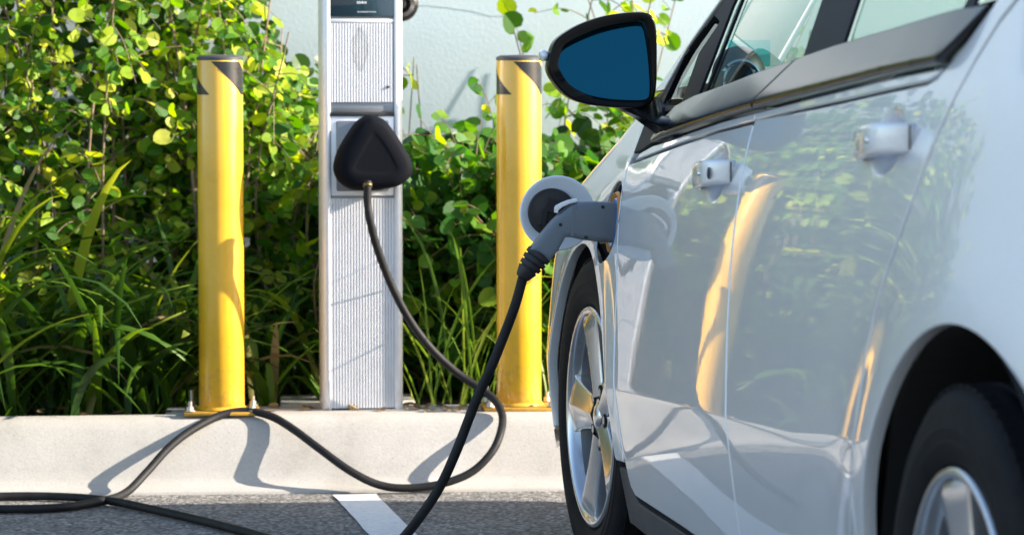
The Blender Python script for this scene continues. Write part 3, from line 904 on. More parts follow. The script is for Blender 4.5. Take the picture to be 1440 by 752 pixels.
    for q in (qg, g15, g3): panel('quarter_glass', q, M['glass'], wf, side, off=-.010, rows=False, step=(.05,.05), depth=.004)
    # roof rail and windscreen pillar
    rr = RP[:9] + [(-2.69,1.258),(-2.4,1.311),(-2.0,1.355),(-1.5,1.373),(-1.2,1.341),(-.95,1.266),(-.70,1.175),(-.5,1.095),(-.367,1.015)]
    panel('roof_rail', rr, P_, car, side, rows=False, gap=.001)
    # rear quarter
    qo = RG[::-1][0:] + [(-2.70,1.195),(-2.785,1.262),(-3.2,1.17),(-3.40,1.13),(-3.43,.9),(-3.42,.45),(-3.1,.28)] + arc(-2.70, .345, .392, 190, -8, 46) + [(-2.25,.262),(-2.195,.262)]
    panel('rear_quarter', qo, P_, car, side)
    # grey sill
    ro = [(-.405,.165),(-.395,.282),(-.452,.284),(-.470,.262),(-.488,.243),(-.512,.234),(-.54,.229),(-1.0,.236),(-2.20,.240),(-2.30,.25),(-2.295,.165)]
    panel('sill_trim', ro, M['rocker'], car, side, off=-.004, rows=False, depth=.04)
def offset_in(q, d):
    q = [tuple(p) for p in q]
    if area(q) < 0: q = q[::-1]
    return [tuple(p) for p in offset(q, d)]
RP = [(-.269,1.011),(-.465,1.091),(-.704,1.185),(-.96,1.280),(-1.2,1.352),(-1.5,1.385),(-2.0,1.367),(-2.4,1.325),(-2.785,1.262),(-3.2,1.17),(-3.40,1.13)]
build_side(1); build_side(-1)

# shut-line backing so the gaps read dark, and the inside of the wheel openings
def wheel_liner(cx, cz, r):
    for side in (1, -1):
        vs, fs = [], []; n = 40
        for k in range(n+1):
            a = R(-20+220*k/n)
            for y in (-.012, -.30):
                yy = y if side > 0 else 2*YC-y
                vs.append((cx+r*math.cos(a), yy, cz+r*math.sin(a)))
        for k in range(n): fs.append((2*k, 2*k+1, 2*k+3, 2*k+2))
        c = len(vs)
        for k in range(n+1):
            a = R(-20+220*k/n); yy = -.30 if side > 0 else 2*YC+.30
            vs.append((cx+r*math.cos(a), yy, cz+r*math.sin(a)))
        vs.append((cx, -.30 if side > 0 else 2*YC+.30, cz-.1)); e = len(vs)-1
        for k in range(n): fs.append((c+k, c+k+1, e))
        mesh_obj('wheel_liner', vs, fs, M['liner'], car, smooth=False)
wheel_liner(0, .334, .374); wheel_liner(-2.70, .345, .398)
# floor pan and inner structure
bm = bmesh.new()
bm_box(bm, (-1.30, YC, .24), (1.75, 1.60, .12))
bm_box(bm, (.55, YC, .42), (.36, 1.36, .42)); bm_box(bm, (0.05, YC, .45), (.9, 1.05, .5)); bm_box(bm, (-2.75, YC, .5), (1.1, 1.02, .5))
bm_box(bm, (-3.25, YC, .62), (.22, 1.3, .7))
bm_obj('underbody', bm, M['liner'], car)
for side in (1, -1):
    # dark inner flanges behind the shut lines
    for nm, ln in (('front', FD[:-1]), ('mid', BG), ('rear', RG)):
        vs, fs = [], []
        for x, z in ln:
            for dx in (-.018, .018):
                y = float(S(x+dx, z))-.0125
                vs.append((x+dx, y if side > 0 else 2*YC-y, z))
        for i in range(len(ln)-1):
            q = (2*i, 2*i+1, 2*i+3, 2*i+2); fs.append(q)
        mesh_obj('door_seal', vs, fs, M['seal'], car)

# bonnet
vs, fs = [], []
dd = [-.002, 0, .002, .005, .010, .018, .03, .05, .09, .15, .25, .4, .6, 1.0]
HX = np.linspace(-.262, .79, 34)
rowlen = 2*len(dd)-1
for x in HX:
    z0 = float(zt(x)); y0 = float(S(x, z0)); half = y0-YC
    L = []
    for d in dd:
        dq = d if d < .9 else half
        z = z0+.030*(1-math.exp(-max(dq, 0)/.013))+.055*(1-(1-min(dq/half, 1))**2.2) if d > 0 else z0+(.0 if d == 0 else -.014)
        y = y0-max(dq, 0)
        xx = x+.03*(1-((y-YC)/half)**2)*min(1, max(0, (x-.4)/.44))
        L.append((xx, y, z))
    Rr = [(p[0], 2*YC-p[1], p[2]) for p in L[-2::-1]]
    vs += L+Rr
for i in range(len(HX)-1):
    for k in range(rowlen-1):
        a = i*rowlen+k; fs.append((a, a+1, a+rowlen+1, a+rowlen))
mesh_obj('bonnet', vs, fs, P_, car, smooth=True)
# windscreen, roof, rear glass lofted between the two roof rails
def loft_top(name, r0, r1, mat, n=20):
    pts = []
    ks = np.linspace(r0, r1, 14)
    xs = np.interp(ks, range(len(RP)), [p[0] for p in RP]); zs = np.interp(ks, range(len(RP)), [p[1] for p in RP])
    vs, fs = [], []
    for k, x, z in zip(ks, xs, zs):
        y0 = float(S(x, z))-.002; half = y0-YC
        bx = .20*max(0, 1-k/4.6)
        bz = .05*min(1, k/3) if k < 8 else .05*max(.4, 1-(k-8)/3)
        for j in range(n+1):
            u = -1+2*j/n
            vs.append((x+bx*(1-u*u), YC-u*half, z+bz*(1-abs(u)**2.4)+.004))
    for i in range(len(ks)-1):
        for j in range(n):
            a = i*(n+1)+j; fs.append((a, a+n+1, a+n+2, a+1))
    return mesh_obj(name, vs, fs, mat, car, smooth=True)
loft_top('windscreen', 0, 4, M['screen_glass']); loft_top('roof', 4, 8, P_); loft_top('rear_window', 8, 10, M['screen_glass'])
# front and rear bumpers as wrap-round skins
def bumper(name, path, zlo, ztop, sref, mat):
    full = path + [(x, 2*YC-y, w) for x, y, w in path[-2::-1]]
    vs, fs = [], []; nz = 12
    for x, y, w in full:
        left = y > YC
        for k in range(nz+1):
            t = k/nz; z = zlo+t*(ztop(x)-zlo)
            dy = w*(float(S(sref, z))-float(plan(sref)))
            s_ = 1 if left else -1
            bulge = (1-w)*.05*((t-.45)/.55)**2
            vs.append((x-bulge if x > 0 else x+bulge, y+s_*dy, z))
    for i in range(len(full)-1):
        for k in range(nz):
            a = i*(nz+1)+k; fs.append((a, a+nz+1, a+nz+2, a+1))
    bm = bmesh.new(); bv = [bm.verts.new(v) for v in vs]
    for f in fs: bm.faces.new([bv[i] for i in f])
    bmesh.ops.recalc_face_normals(bm, faces=bm.faces)
    return bm_obj(name, bm, mat, car, smooth=True)
fp = [(x, float(plan(x)), 1-.6*(x-.553)/.3) for x in np.linspace(.553, .79, 9)] + [(.806,-.22,.3),(.813,-.4,.15),(.818,-.6,.05),(.820,YC,0)]
fb = bumper('front_bumper', fp, .2, lambda x: float(zt(min(x, .79))), .553, P_)
rp_ = [(x, float(plan(x)), 1-.5*(-3.432-x)/.1) for x in np.linspace(-3.432, -3.52, 5)] + [(-3.55,-.48,.3),(-3.57,-.65,.1),(-3.58,YC,0)]
bumper('rear_bumper', rp_, .25, lambda x: 1.12, -3.432, P_)
box('grille', (.822, YC, .47), (.02, .9, .12), M['black_plastic'], fb, .005)
# cabin
ds = bmesh.new()
bm_box(ds, (-.47, YC, .84), (.52, 1.50, .28), .05, seg=3)
bmesh.ops.create_uvsphere(ds, u_segments=24, v_segments=14, radius=1, matrix=Matrix.Translation((-.60, -.50, .99)) @ Matrix.Diagonal((.13, .19, .085, 1)))
dash = bm_obj('dashboard', ds, M['interior'], car, smooth=True, angle=R(40))
bm = bmesh.new()
bmesh.ops.create_uvsphere(bm, u_segments=28, v_segments=16, radius=1, matrix=Matrix.Translation((-.52, -.205, 1.045)) @ Matrix.Diagonal((.05, .052, .056, 1)))
pod = bm_obj('air_vent', bm, M['black_plastic'], dash, smooth=True)
lathe('vent_ring', [(.030, -.004), (.036, .0), (.040, -.006), (.036, -.012)], M['chrome'], pod, 28, 'X', loc=(-.568, -.198, 1.036))
swm = bmesh.new()
tv, tf = [], []
cs = Matrix.Translation((-.93, -.50, .90)) @ Matrix.Rotation(R(-25), 4, 'Y')
for i in range(40):
    a = 2*math.pi*i/40
    for j in range(10):
        b_ = 2*math.pi*j/10; r_ = .18+.016*math.cos(b_)
        tv.append(cs @ Vector((.016*math.sin(b_), r_*math.cos(a), r_*math.sin(a))))
for i in range(40):
    for j in range(10):
        tf.append((i*10+j, ((i+1) % 40)*10+j, ((i+1) % 40)*10+(j+1) % 10, i*10+(j+1) % 10))
sw = mesh_obj('steering_wheel', tv, tf, M['interior'], car, smooth=True)
bm = bmesh.new(); bm_box(bm, (0, 0, -.02), (.03, .34, .035), .008); bm_box(bm, (0, 0, 0), (.05, .12, .10), .02); bmesh.ops.transform(bm, matrix=cs, verts=bm.verts)
bm_obj('wheel_hub', bm, M['interior'], sw)
for y in (-.50, -1.245):
    for x0, nm in ((-1.30, 'front_seat'), (-2.15, 'rear_seat')):
        b1 = bmesh.new(); bm_box(b1, (x0, y, .52), (.50, .50, .16), .05, seg=3)
        sb = bm_obj(nm, b1, M['seat'], car, smooth=True, angle=R(50))
        box('seat_back', (x0-.33, y, .80), (.15, .48, .62), M['seat'], sb, .055, Euler((0, R(-17), 0)), 3)
        box('headrest', (x0-.46, y, 1.15), (.10, .26, .16), M['seat'], sb, .045, Euler((0, R(-12), 0)), 3)
box('permit_sticker', (-.355, -.262, 1.088), (.002, .085, .052), M['sticker'], car, 0, Euler((0, R(0), 0)))

# wheels
def spoke_bm(ang, bm):
    rr = [(.040, .062, .082, .035), (.070, .064, .083, .045), (.105, .070, .085, .052), (.145, .080, .088, .056), (.18, .094, .091, .056), (.203, .108, .093, .05), (.2125, .120, .090, .04)]
    ca, sa = math.cos(ang), math.sin(ang); rings = []
    for r_, w, y, dpt in rr:
        w *= 1.16
        sec = [(-w*.46, y-dpt), (-w*.5, y-.004), (-w*.47, y-.001), (0, y+.011), (w*.47, y-.001), (w*.5, y-.004), (w*.46, y-dpt)]
        rings.append([bm.verts.new((r_*ca-t*sa, yy, r_*sa+t*ca)) for t, yy in sec])
    for a, b in zip(rings[:-1], rings[1:]):
        for k in range(6): bm.faces.new((a[k], a[k+1], b[k+1], b[k]))
    return bm
def make_wheel(loc, rz, flip):
    w = bpy.data.objects.new('wheel', None); link(w, car); w.location = loc; w.rotation_euler = (0, 0, rz+(math.pi if flip else 0))
    w.empty_display_size = .1
    tp = [(.230, .090), (.236, .100), (.246, .1055), (.262, .1085), (.264, .1075), (.280, .109), (.283, .1075), (.300, .1065), (.312, .103), (.322, .097), (.3295, .088), (.3325, .075)]
    for c in (.052, .018, -.018, -.052):
        tp += [(.334, c+.006), (.327, c+.0045), (.327, c-.0045), (.334, c-.006)]
    tp += [(.3325, -.075), (.3295, -.088), (.322, -.097), (.30, -.1065), (.262, -.1085), (.236, -.10), (.230, -.09)]
    v, f = lathe_data(tp, 96, 'Y')
    bm = bmesh.new(); bv = [bm.verts.new(p) for p in v]
    for q in f: bm.faces.new([bv[i] for i in q])
    # lateral tread cuts on the shoulder
    for k in range(72):
        a = 2*math.pi*k/72
        Mx = Matrix.Rotation(-a, 4, 'Y') @ Matrix.Translation((.3308, 0, 0))
        for sy in (.081, -.081):
            r_ = bmesh.ops.create_cube(bm, size=1.0, matrix=Mx @ Matrix.Translation((0, sy, 0)) @ Matrix.Diagonal((.0035, .020, .022, 1)))
    bmesh.ops.recalc_face_normals(bm, faces=bm.faces)
    bm_obj('tyre', bm, M['rubber'], w, smooth=True, angle=R(30))
    lathe('rim', [(.229, .088), (.2315, .098), (.2295, .1035), (.2235, .105), (.2175, .1025), (.2125, .094), (.2085, .078)], M['alloy'], w, 96, 'Y', R(60))
    bm = bmesh.new()
    for k in range(5): spoke_bm(math.pi/2-R(16)+k*2*math.pi/5, bm)
    v, f = lathe_data([(.030, .0835), (.066, .084), (.078, .080), (.082, .06), (.074, .02), (0, .02)], 60, 'Y')
    bv = [bm.verts.new(p) for p in v]
    for q in f:
        if len({bv[i].co.to_tuple(5) for i in q}) >= 3: bm.faces.new([bv[i] for i in q])
    bmesh.ops.remove_doubles(bm, verts=bm.verts, dist=1e-6)
    bmesh.ops.recalc_face_normals(bm, faces=bm.faces)
    bmesh.ops.bevel(bm, geom=[e for e in bm.edges if len(e.link_faces) == 2 and e.calc_face_angle(0) > R(25)], offset=.0018, segments=2, profile=.5, affect='EDGES', clamp_overlap=True)
    bm_obj('spokes', bm, M['alloy'], w, smooth=True, angle=R(22))
    for k in range(5):
        a = math.pi/2-R(16)+R(36)+k*2*math.pi/5
        for nm, rr_, y_, sg, mt in (('lug_hole', .0165, .0836, 24, M['liner']), ('lug_nut', .0095, .0842, 6, M['zinc'])):
            b_ = bmesh.new()
            bmesh.ops.create_cone(b_, cap_ends=True, segments=sg, radius1=rr_, radius2=rr_, depth=.004, matrix=Matrix.Translation((.0555*math.cos(a), y_, .0555*math.sin(a))) @ Matrix.Rotation(R(90), 4, 'X'))
            bm_obj(nm, b_, mt, w)
    lathe('hub_cap', [(0, .0935), (.012, .093), (.022, .0905), (.029, .086), (.0305, .080)], M['alloy'], w, 40, 'Y')
    lathe('brake_disc', [(.06, .012), (.142, .012), (.142, -.012), (.06, -.012)], M['disc'], w, 60, 'Y')
    lathe('rim_barrel', [(.2085, .078), (.2045, .06), (.199, .02), (.195, -.05), (.20, -.085), (.229, -.095)], M['barrel'], w, 72, 'Y', R(60))
    lathe('wheel_back', [(.05, -.012), (.19, -.016), (.196, -.06)], M['liner'], w, 48, 'Y')
    return w
make_wheel((0, -.1065, .334), R(2.8), False); make_wheel((-2.70, -.1065, .334), 0, False)
make_wheel((0, 2*YC+.1065, .334), R(2.8), True); make_wheel((-2.70, 2*YC+.1065, .334), 0, True)
# door mirror
MO = [(.181,1.065),(.176,1.087),(.167,1.109),(.147,1.125),(.118,1.141),(.08,1.154),(.041,1.161),(.002,1.163),(-.014,1.159),(-.022,1.148),(-.026,1.123),(-.027,1.075),(-.026,1.027),(-.021,1.001),(-.011,.990),(.008,.984),(.047,.984),(.096,.989),(.128,.997),(.151,1.011),(.17,1.033),(.18,1.052)]
MG = [(.157,1.065),(.152,1.087),(.144,1.102),(.112,1.119),(.073,1.133),(.034,1.141),(.007,1.143),(-.001,1.135),(-.007,1.107),(-.011,1.059),(-.011,1.014),(-.003,1.001),(.031,1.0),(.07,1.003),(.105,1.011),(.131,1.025),(.147,1.043)]
def door_mirror(side):
    A = resample(smooth_closed(MO, 4), 80); B = resample(smooth_closed(MG, 4), 80)
    s0 = min(range(80), key=lambda k: (A[0]-B[k]).length); B = B[s0:]+B[:s0]
    c = Vector((.075, 1.072))
    def gx(p): return -.597+(p.y-1.072)*.18+(p.x-.075)*.10
    rings = [[(gx(p)+.003, c.x+(p.x-c.x)*1.03, c.y+(p.y-c.y)*1.03) for p in B]]
    for sc, x in ((1.05, -.618),): rings.append([(x, c.x+(p.x-c.x)*sc, c.y+(p.y-c.y)*sc) for p in B])
    for sc, x in ((.955, -.6235), (.985, -.6225), (1.0, -.616), (1.005, -.60), (.99, -.575), (.95, -.55), (.86, -.525), (.70, -.505), (.45, -.492), (.15, -.486)):
        rings.append([(x, c.x+(p.x-c.x)*sc, c.y+(p.y-c.y)*sc) for p in A])
    vs = [(x, y if side > 0 else 2*YC-y, z) for r_ in rings for x, y, z in r_]; fs = []
    for i in range(len(rings)-1):
        for k in range(80):
            k2 = (k+1) % 80; fs.append((i*80+k, (i+1)*80+k, (i+1)*80+k2, i*80+k2))
    fs.append(tuple((len(rings)-1)*80+k for k in range(80)))
    bm = bmesh.new(); bv = [bm.verts.new(v) for v in vs]
    for f in fs: bm.faces.new([bv[i] for i in f])
    bmesh.ops.recalc_face_normals(bm, faces=bm.faces)
    mm = bm_obj('door_mirror', bm, M['mirror_black'], car, smooth=True, angle=R(60))
    gv = [(gx(p), c.x+(p.x-c.x)*1.02, c.y+(p.y-c.y)*1.02) for p in B]
    if side < 0: gv = [(x, 2*YC-y, z) for x, y, z in gv]
    mesh_obj('mirror_glass', gv, [tuple(range(80))], M['mirror'], mm)
    # arm
    rings = []
    for cx, cy, cz, ax, ay, az in ((-.560,.012,1.004,.048,.052,.0),(-.560,.004,.986,.050,.046,.004),(-.562,-.010,.966,.058,.042,.012),(-.566,-.028,.947,.072,.034,.022),(-.570,-.050,.934,.098,.022,.034),(-.574,-.075,.928,.110,.008,.040)):
        rings.append([(cx+ax*math.cos(t), cy+ay*math.sin(t), cz+az*math.sin(t)*1.0) for t in np.linspace(0, 2*math.pi, 24, endpoint=False)])
    vs = [(x, y if side > 0 else 2*YC-y, z) for r_ in rings for x, y, z in r_]; fs = []
    for i in range(len(rings)-1):
        for k in range(24):
            k2 = (k+1) % 24; fs.append((i*24+k, i*24+k2, (i+1)*24+k2, (i+1)*24+k))
    bm = bmesh.new(); bv = [bm.verts.new(v) for v in vs]
    for f in fs: bm.faces.new([bv[i] for i in f])
    bmesh.ops.recalc_face_normals(bm, faces=bm.faces)
    bm_obj('mirror_arm', bm, M['mirror_black'], mm, smooth=True)
    bm = bmesh.new()
    yy = .186 if side > 0 else 2*YC-.186
    bmesh.ops.create_uvsphere(bm, u_segments=16, v_segments=10, radius=1, matrix=Matrix.Translation((-.585, yy-.002*side, 1.082)) @ Matrix.Diagonal((.03, .009, .011, 1)))
    bm_obj('turn_signal', bm, M['signal'], mm, smooth=True)
door_mirror(1); door_mirror(-1)
# charge port with its opened round flap
py0 = float(S(*PORT))
pc_ = bpy.data.objects.new('charge_port', None); link(pc_, car); pc_.location = (PORT[0], py0, PORT[1]); pc_.rotation_euler = (R(6), 0, 0); pc_.empty_display_size = .05
M['orange'] = simple('orange_ring', (.75, .30, .03), .4); M['blue_socket'] = simple('blue_socket', (.03, .16, .40), .3, coat=.5)
lathe('port_cup', [(.104, -.016), (.080, -.017), (.076, -.030), (.068, -.055), (0, -.06)], M['black_plastic'], pc_, 56, 'Y')
lathe('port_ring', [(.0565, -.010), (.0605, -.003), (.0645, -.010), (.0605, -.018)], M['orange'], pc_, 56, 'Y')
lathe('socket', [(.054, -.055), (.054, -.010), (.048, -.004), (.030, -.004), (.030, -.05), (0, -.05)], M['blue_socket'], pc_, 56, 'Y')
fl = bpy.data.objects.new('charge_flap', None); link(fl, car); fl.location = (-.062, .074, .762); fl.rotation_euler = (0, R(-2), R(-3)); fl.empty_display_size = .05
lathe('flap_skin', [(0, .006), (.06, .0055), (.074, .003), (.0775, 0), (.0775, -.003), (.0755, -.0055), (.070, -.0055), (.066, -.003), (0, -.003)], M['flap_inner'], fl, 72, 'X')
pad = lathe('flap_pad', [(0, -.012), (.034, -.012), (.040, -.010), (.0475, -.0105), (.0495, -.0085), (.0495, -.002)], M['black_plastic'], fl, 48, 'X', loc=(0, .012, .002))
bm = bmesh.new()
for (y, z, sy, sz, a) in ((.012, .016, .030, .030, 20), (-.004, -.012, .036, .016, -25), (.03, -.008, .016, .034, 10), (.016, -.026, .03, .012, 0)):
    bm_box(bm, (-.0145, y, z), (.006, sy, sz), .002, Euler((R(a), 0, 0)))
bm_obj('flap_latch', bm, M['plug_black'], pad)
tube('flap_hinge', catmull([(-.006, -.02, -.004), (-.012, -.06, -.004), (.004, -.088, -.006), (.0, -.105, -.01)], 5), .009, M['black_plastic'], fl, 10)

# the charging plug belongs to the cable
PT = [(-.060,.786),(-.025,.788),(.02,.791),(.051,.790),(.072,.782),(.089,.768),(.107,.751),(.130,.724),(.152,.696),(.133,.684),(.114,.672),(.104,.682),(.095,.693),(.088,.706),(.080,.720),(.069,.7195),(.045,.714),(.02,.711),(-.022,.707),(-.060,.705)]
def c2w(p): return CARM @ Vector(p) - ct_off
bm = prism_bm(PT, lambda a, b: (-.217, a, b), (.054, 0, 0), .013, 4)
for v in bm.verts: v.co = CARM @ v.co - ct_off
ph = bm_obj('plug_handle', bm, M['plug'], ct, smooth=True, angle=R(40))
# grip shell line and screws
bm = prism_bm([(.060,.786),(.068,.781),(.072,.724),(.066,.722)], lambda a, b: (-.2176, a, b), (.001, 0, 0))
for v in bm.verts: v.co = CARM @ v.co - ct_off
bm_obj('grip_seam', bm, M['plug'], ph)
bm = bmesh.new()
for y, z in ((.006, .7805), (.092, .7455), (.040, .7195)):
    bmesh.ops.create_cone(bm, cap_ends=True, segments=16, radius1=.0036, radius2=.0036, depth=.006, matrix=CARM @ Matrix.Translation((-.2150, y, z)) @ Matrix.Rotation(R(90), 4, 'Y'))
for v in bm.verts: v.co = v.co - ct_off
bm_obj('screw', bm, M['plug_black'], ph)
bm = prism_bm([(.099,.778),(.096,.783),(.086,.788),(.072,.7935),(.056,.797),(.055,.7915),(.072,.7865),(.086,.7805),(.094,.774),(.0955,.768),(.099,.769)], lambda a, b: (-.206, a, b), (.030, 0, 0), .0015, 2)
for v in bm.verts: v.co = CARM @ v.co - ct_off
bm_obj('release_latch', bm, M['alu'], ph)
# ribbed strain relief
axis0, axis1 = Vector((-.19, .131, .686)), Vector((-.19, .165, .640))
pr = []
Lr = (axis1-axis0).length
for k, (t, r_) in enumerate([(-.12,.020),(0,.0265),(.16,.0265),(.17,.0215),(.22,.0215),(.23,.0260),(.38,.0250),(.39,.0200),(.44,.0200),(.45,.0240),(.60,.0230),(.61,.0180),(.66,.0180),(.67,.0215),(.82,.0185),(1.0,.0150),(1.06,.0120)]):
    pr.append((r_, t*Lr))
v, f = lathe_data(pr, 28, 'Z')
q = Vector((0, 0, 1)).rotation_difference((axis1-axis0).normalized()).to_matrix().to_4x4()
v = [CARM @ (Matrix.Translation(axis0) @ q @ Vector(p)) - ct_off for p in v]
bm = bmesh.new(); bv = [bm.verts.new(p) for p in v]
for fq in f: bm.faces.new([bv[i] for i in fq])
bmesh.ops.recalc_face_normals(bm, faces=bm.faces)
bm_obj('strain_relief', bm, M['plug_black'], ct, smooth=True, angle=R(30))
# ------------------------------------------------------------------ planting
def leaf_faces(vs, fs, p, direction, normal, size, fold, rg, heart=.12):
    d = direction.normalized()
    n = (normal-d*normal.dot(d))
    if n.length < 1e-4: n = Vector((0, 0, 1))
    n.normalize(); s = d.cross(n)
    L = size; W = size*rg.uniform(.46, .56)
    out = [(-.05, .0), (-heart, .46), (.10, .90), (.40, 1.04), (.70, .88), (.92, .50)]
    k = len(vs)
    curl = rg.uniform(-.08, .10)
    def pt(u, w, sg):
        return p+d*(u*L)+s*(sg*w*W)+n*(abs(w)*W*fold+curl*L*(u-.4)**2*2)
    vs.append(p); vs.append(p+d*L+n*curl*L*.5); vs.append(pt(.45, 0, 1)-n*.0)
    for sg in (1, -1):
        q = len(vs)
        for u, w in out[1:]: vs.append(pt(u, w, sg))
        ids = [k]+list(range(q, q+5))+[k+1]
        for a, b in zip(ids[:-1], ids[1:]):
            fs.append((k+2, a, b) if sg > 0 else (k+2, b, a))

SUNAZ, SUNEL = 85.0, 23.0
SUN = Vector((math.sin(R(SUNAZ))*math.cos(R(SUNEL)), -math.cos(R(SUNAZ))*math.cos(R(SUNEL)), math.sin(R(SUNEL))))

def shrub(name, label, s, d, h, spread, nstem, ntwig, nleaf, size, mat, seed, group, zmin=.12, xlim=None, trunk=.007, cat='shrub', ymax=1.50, inner=620):
    rg = random.Random(seed)
    base = kp(s, d, .15)
    t = thing(name, label, cat, base, KA, group)
    lv, lf, sv, sf = [], [], [], []
    def add_tube(pts, r0, r1, n=5):
        rad = [r0+(r1-r0)*i/(len(pts)-1) for i in range(len(pts))]
        v, f = tube_data(pts, rad, n, cap=False); o = len(sv)
        sv.extend(v); sf.extend(tuple(i+o for i in q) for q in f)
    def ok(p):
        if p.y+d > ymax: return False
        if p.y+d < .40: return False
        if xlim and not (xlim[0] < p.x+s < xlim[1]): return False
        if xlim and xlim[1] < -.4 and p.z > .93 and p.x+s > -.565: return False
        return p.z > zmin-.15
    for i in range(nstem):
        b = Vector((rg.uniform(-.35, .35)*spread, rg.uniform(-.12, .12), 0))
        hh = h*rg.uniform(.72, 1.03)
        tip = b+Vector((rg.uniform(-1, 1)*spread, rg.uniform(-.32, .22), hh))
        mid = b.lerp(tip, .5)+Vector((rg.uniform(-.12, .12), rg.uniform(-.1, .1), .04))
        st_ = catmull([b, mid, tip], 8)
        st_ = [q for q in st_ if q.y+d < ymax+.02]
        if len(st_) > 3: add_tube(st_, trunk*rg.uniform(.7, 1.3), .0018)
        for j in range(ntwig):
            u = rg.uniform(.10, 1.0)
            p0 = st_[min(len(st_)-1, int(u*(len(st_)-1)))]
            dr = Vector((rg.gauss(0, 1), rg.gauss(-.35, .8), rg.gauss(.15, .55))).normalized()
            ln = rg.uniform(.10, .26)
            tw = catmull([p0, p0+dr*ln*.5+Vector((0, 0, .02)), p0+dr*ln+Vector((0, 0, -.015))], 5)
            if not ok(tw[-1]): continue
            add_tube(tw, .0018, .0008, 4)
            for k in range(nleaf):
                u2 = (k+.6)/nleaf
                q = tw[min(len(tw)-1, int(u2*(len(tw)-1)))]
                sd = 1 if k % 2 else -1
                tan = (tw[-1]-tw[0]).normalized()
                out = (tan.cross(Vector((0, 0, 1)))*sd*rg.uniform(.5, 1.1)+tan*.5+Vector((rg.gauss(0, .3), rg.gauss(-.15, .3), rg.gauss(-.25, .3)))).normalized()
                nm = Vector((rg.gauss(.72, .5), rg.gauss(-.55, .45), rg.gauss(.48, .42)))
                pq = q+out*.012
                if not ok(pq+out*size): continue
                leaf_faces(lv, lf, pq, out, nm, size*rg.choice((rg.uniform(.42, .8), rg.uniform(.8, 1.2))), rg.uniform(.05, .6), rg)
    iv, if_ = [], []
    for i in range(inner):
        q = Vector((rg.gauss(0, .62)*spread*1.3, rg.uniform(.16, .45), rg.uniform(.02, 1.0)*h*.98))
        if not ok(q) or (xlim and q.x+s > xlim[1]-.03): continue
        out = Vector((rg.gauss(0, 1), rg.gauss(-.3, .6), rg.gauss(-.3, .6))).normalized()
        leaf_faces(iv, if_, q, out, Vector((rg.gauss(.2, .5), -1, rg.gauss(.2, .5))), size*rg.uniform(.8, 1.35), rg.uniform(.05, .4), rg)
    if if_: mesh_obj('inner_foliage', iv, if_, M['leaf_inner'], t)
    mesh_obj('foliage', lv, lf, M[mat], t)
    if sv: mesh_obj('stems', sv, sf, M['bark'] if trunk > .005 else M['twig'], t, smooth=True)
    return t

def blades(name, label, s, d, n, hmin, hmax, width, spread, lean, mat, seed, group, cat='grass clump', stiff=.5, dead=0):
    rg = random.Random(seed)
    t = thing(name, label, cat, kp(s, d, .155), KA, group)
    vs, fs = [], []
    for i in range(n):
        L = rg.uniform(hmin, hmax)
        a = rg.uniform(0, 2*math.pi)
        b = Vector((rg.gauss(0, .045)*spread, rg.gauss(0, .035)*spread, 0))
        out = Vector((math.cos(a), math.sin(a)*.75-.15, 0))
        tilt = rg.uniform(.05, .50)+lean*rg.uniform(.3, 1.2)
        droop = rg.uniform(.5, 2.1)*(1-stiff)*1.6
        w = width*rg.uniform(.6, 1.15)
        p = b.copy(); th = tilt; m = 9; side = Vector((-out.y, out.x, 0)).normalized()
        twist = rg.uniform(-.5, .5)
        k0 = len(vs)
        for j in range(m+1):
            u = j/m
            wd = w*(.55+.9*u if u < .35 else .865)*(1-max(0, (u-.35)/.65)**2.2)
            dirv = out*math.sin(th)+Vector((0, 0, 1))*math.cos(th)
            nn = out*math.cos(th)-Vector((0, 0, 1))*math.sin(th)
            sd = (side*math.cos(twist*u)+nn*math.sin(twist*u)).normalized()
            vs += [p-sd*wd/2, p-nn*wd*.18, p+sd*wd/2]
            p = p+dirv*(L/m); th += droop/m*(.4+1.4*u)
            q = p.y+d
            if q < .20 and p.z < .05: p.z = .05
            if abs(p.x+s+.665) < .13 and q < .37: p.y = .37-d
            if abs(p.x+s+.32) < .17 and q < .50: p.y = .50-d
            if q > 1.5: p.y = 1.5-d
        for j in range(m):
            a_ = k0+3*j
            fs += [(a_, a_+1, a_+4, a_+3), (a_+1, a_+2, a_+5, a_+4)]
    mesh_obj('leaf_blades', vs, fs, M[mat], t, smooth=True)
    return t

GH = 'round-leaved shrubs along the wall'
shrub('leafy_shrub', 'tall round-leaved shrub at the far left edge of the planting', -1.66, .80, 1.62, .28, 8, 31, 6, .040, 'leaf', 11, GH, xlim=(-2.1, -.56))
shrub('leafy_shrub', 'tall round-leaved shrub with pale bare stem, second from the left edge', -1.36, .90, 1.68, .26, 8, 31, 6, .039, 'leaf', 12, GH, xlim=(-2.1, -.56))
shrub('leafy_shrub', 'tall round-leaved shrub just left of the left bollard', -1.07, .98, 1.58, .25, 8, 31, 6, .039, 'leaf', 13, GH, xlim=(-2.1, -.53))
shrub('leafy_shrub', 'tall sunlit shrub directly behind the left bollard', -.82, 1.06, 1.62, .21, 8, 31, 6, .039, 'leaf', 14, GH, xlim=(-2.1, -.495))
shrub('leafy_shrub', 'sunlit yellow-green shrub between left bollard and charging station', -.54, 1.06, 1.02, .14, 8, 29, 6, .041, 'leaf', 15, GH, xlim=(-1.0, -.43))
LOWF = 1
LOW = (('low dark-leaved bush directly behind the charging station', -.36, .72), ('low dark-leaved bush right of the charging station', -.13, .70), ('low dark-leaved bush behind the right bollard', .10, .74), ('low dark-leaved bush between right bollard and car mirror', .34, .70), ('low dark-leaved bush hidden behind the front of the car', .62, .72))
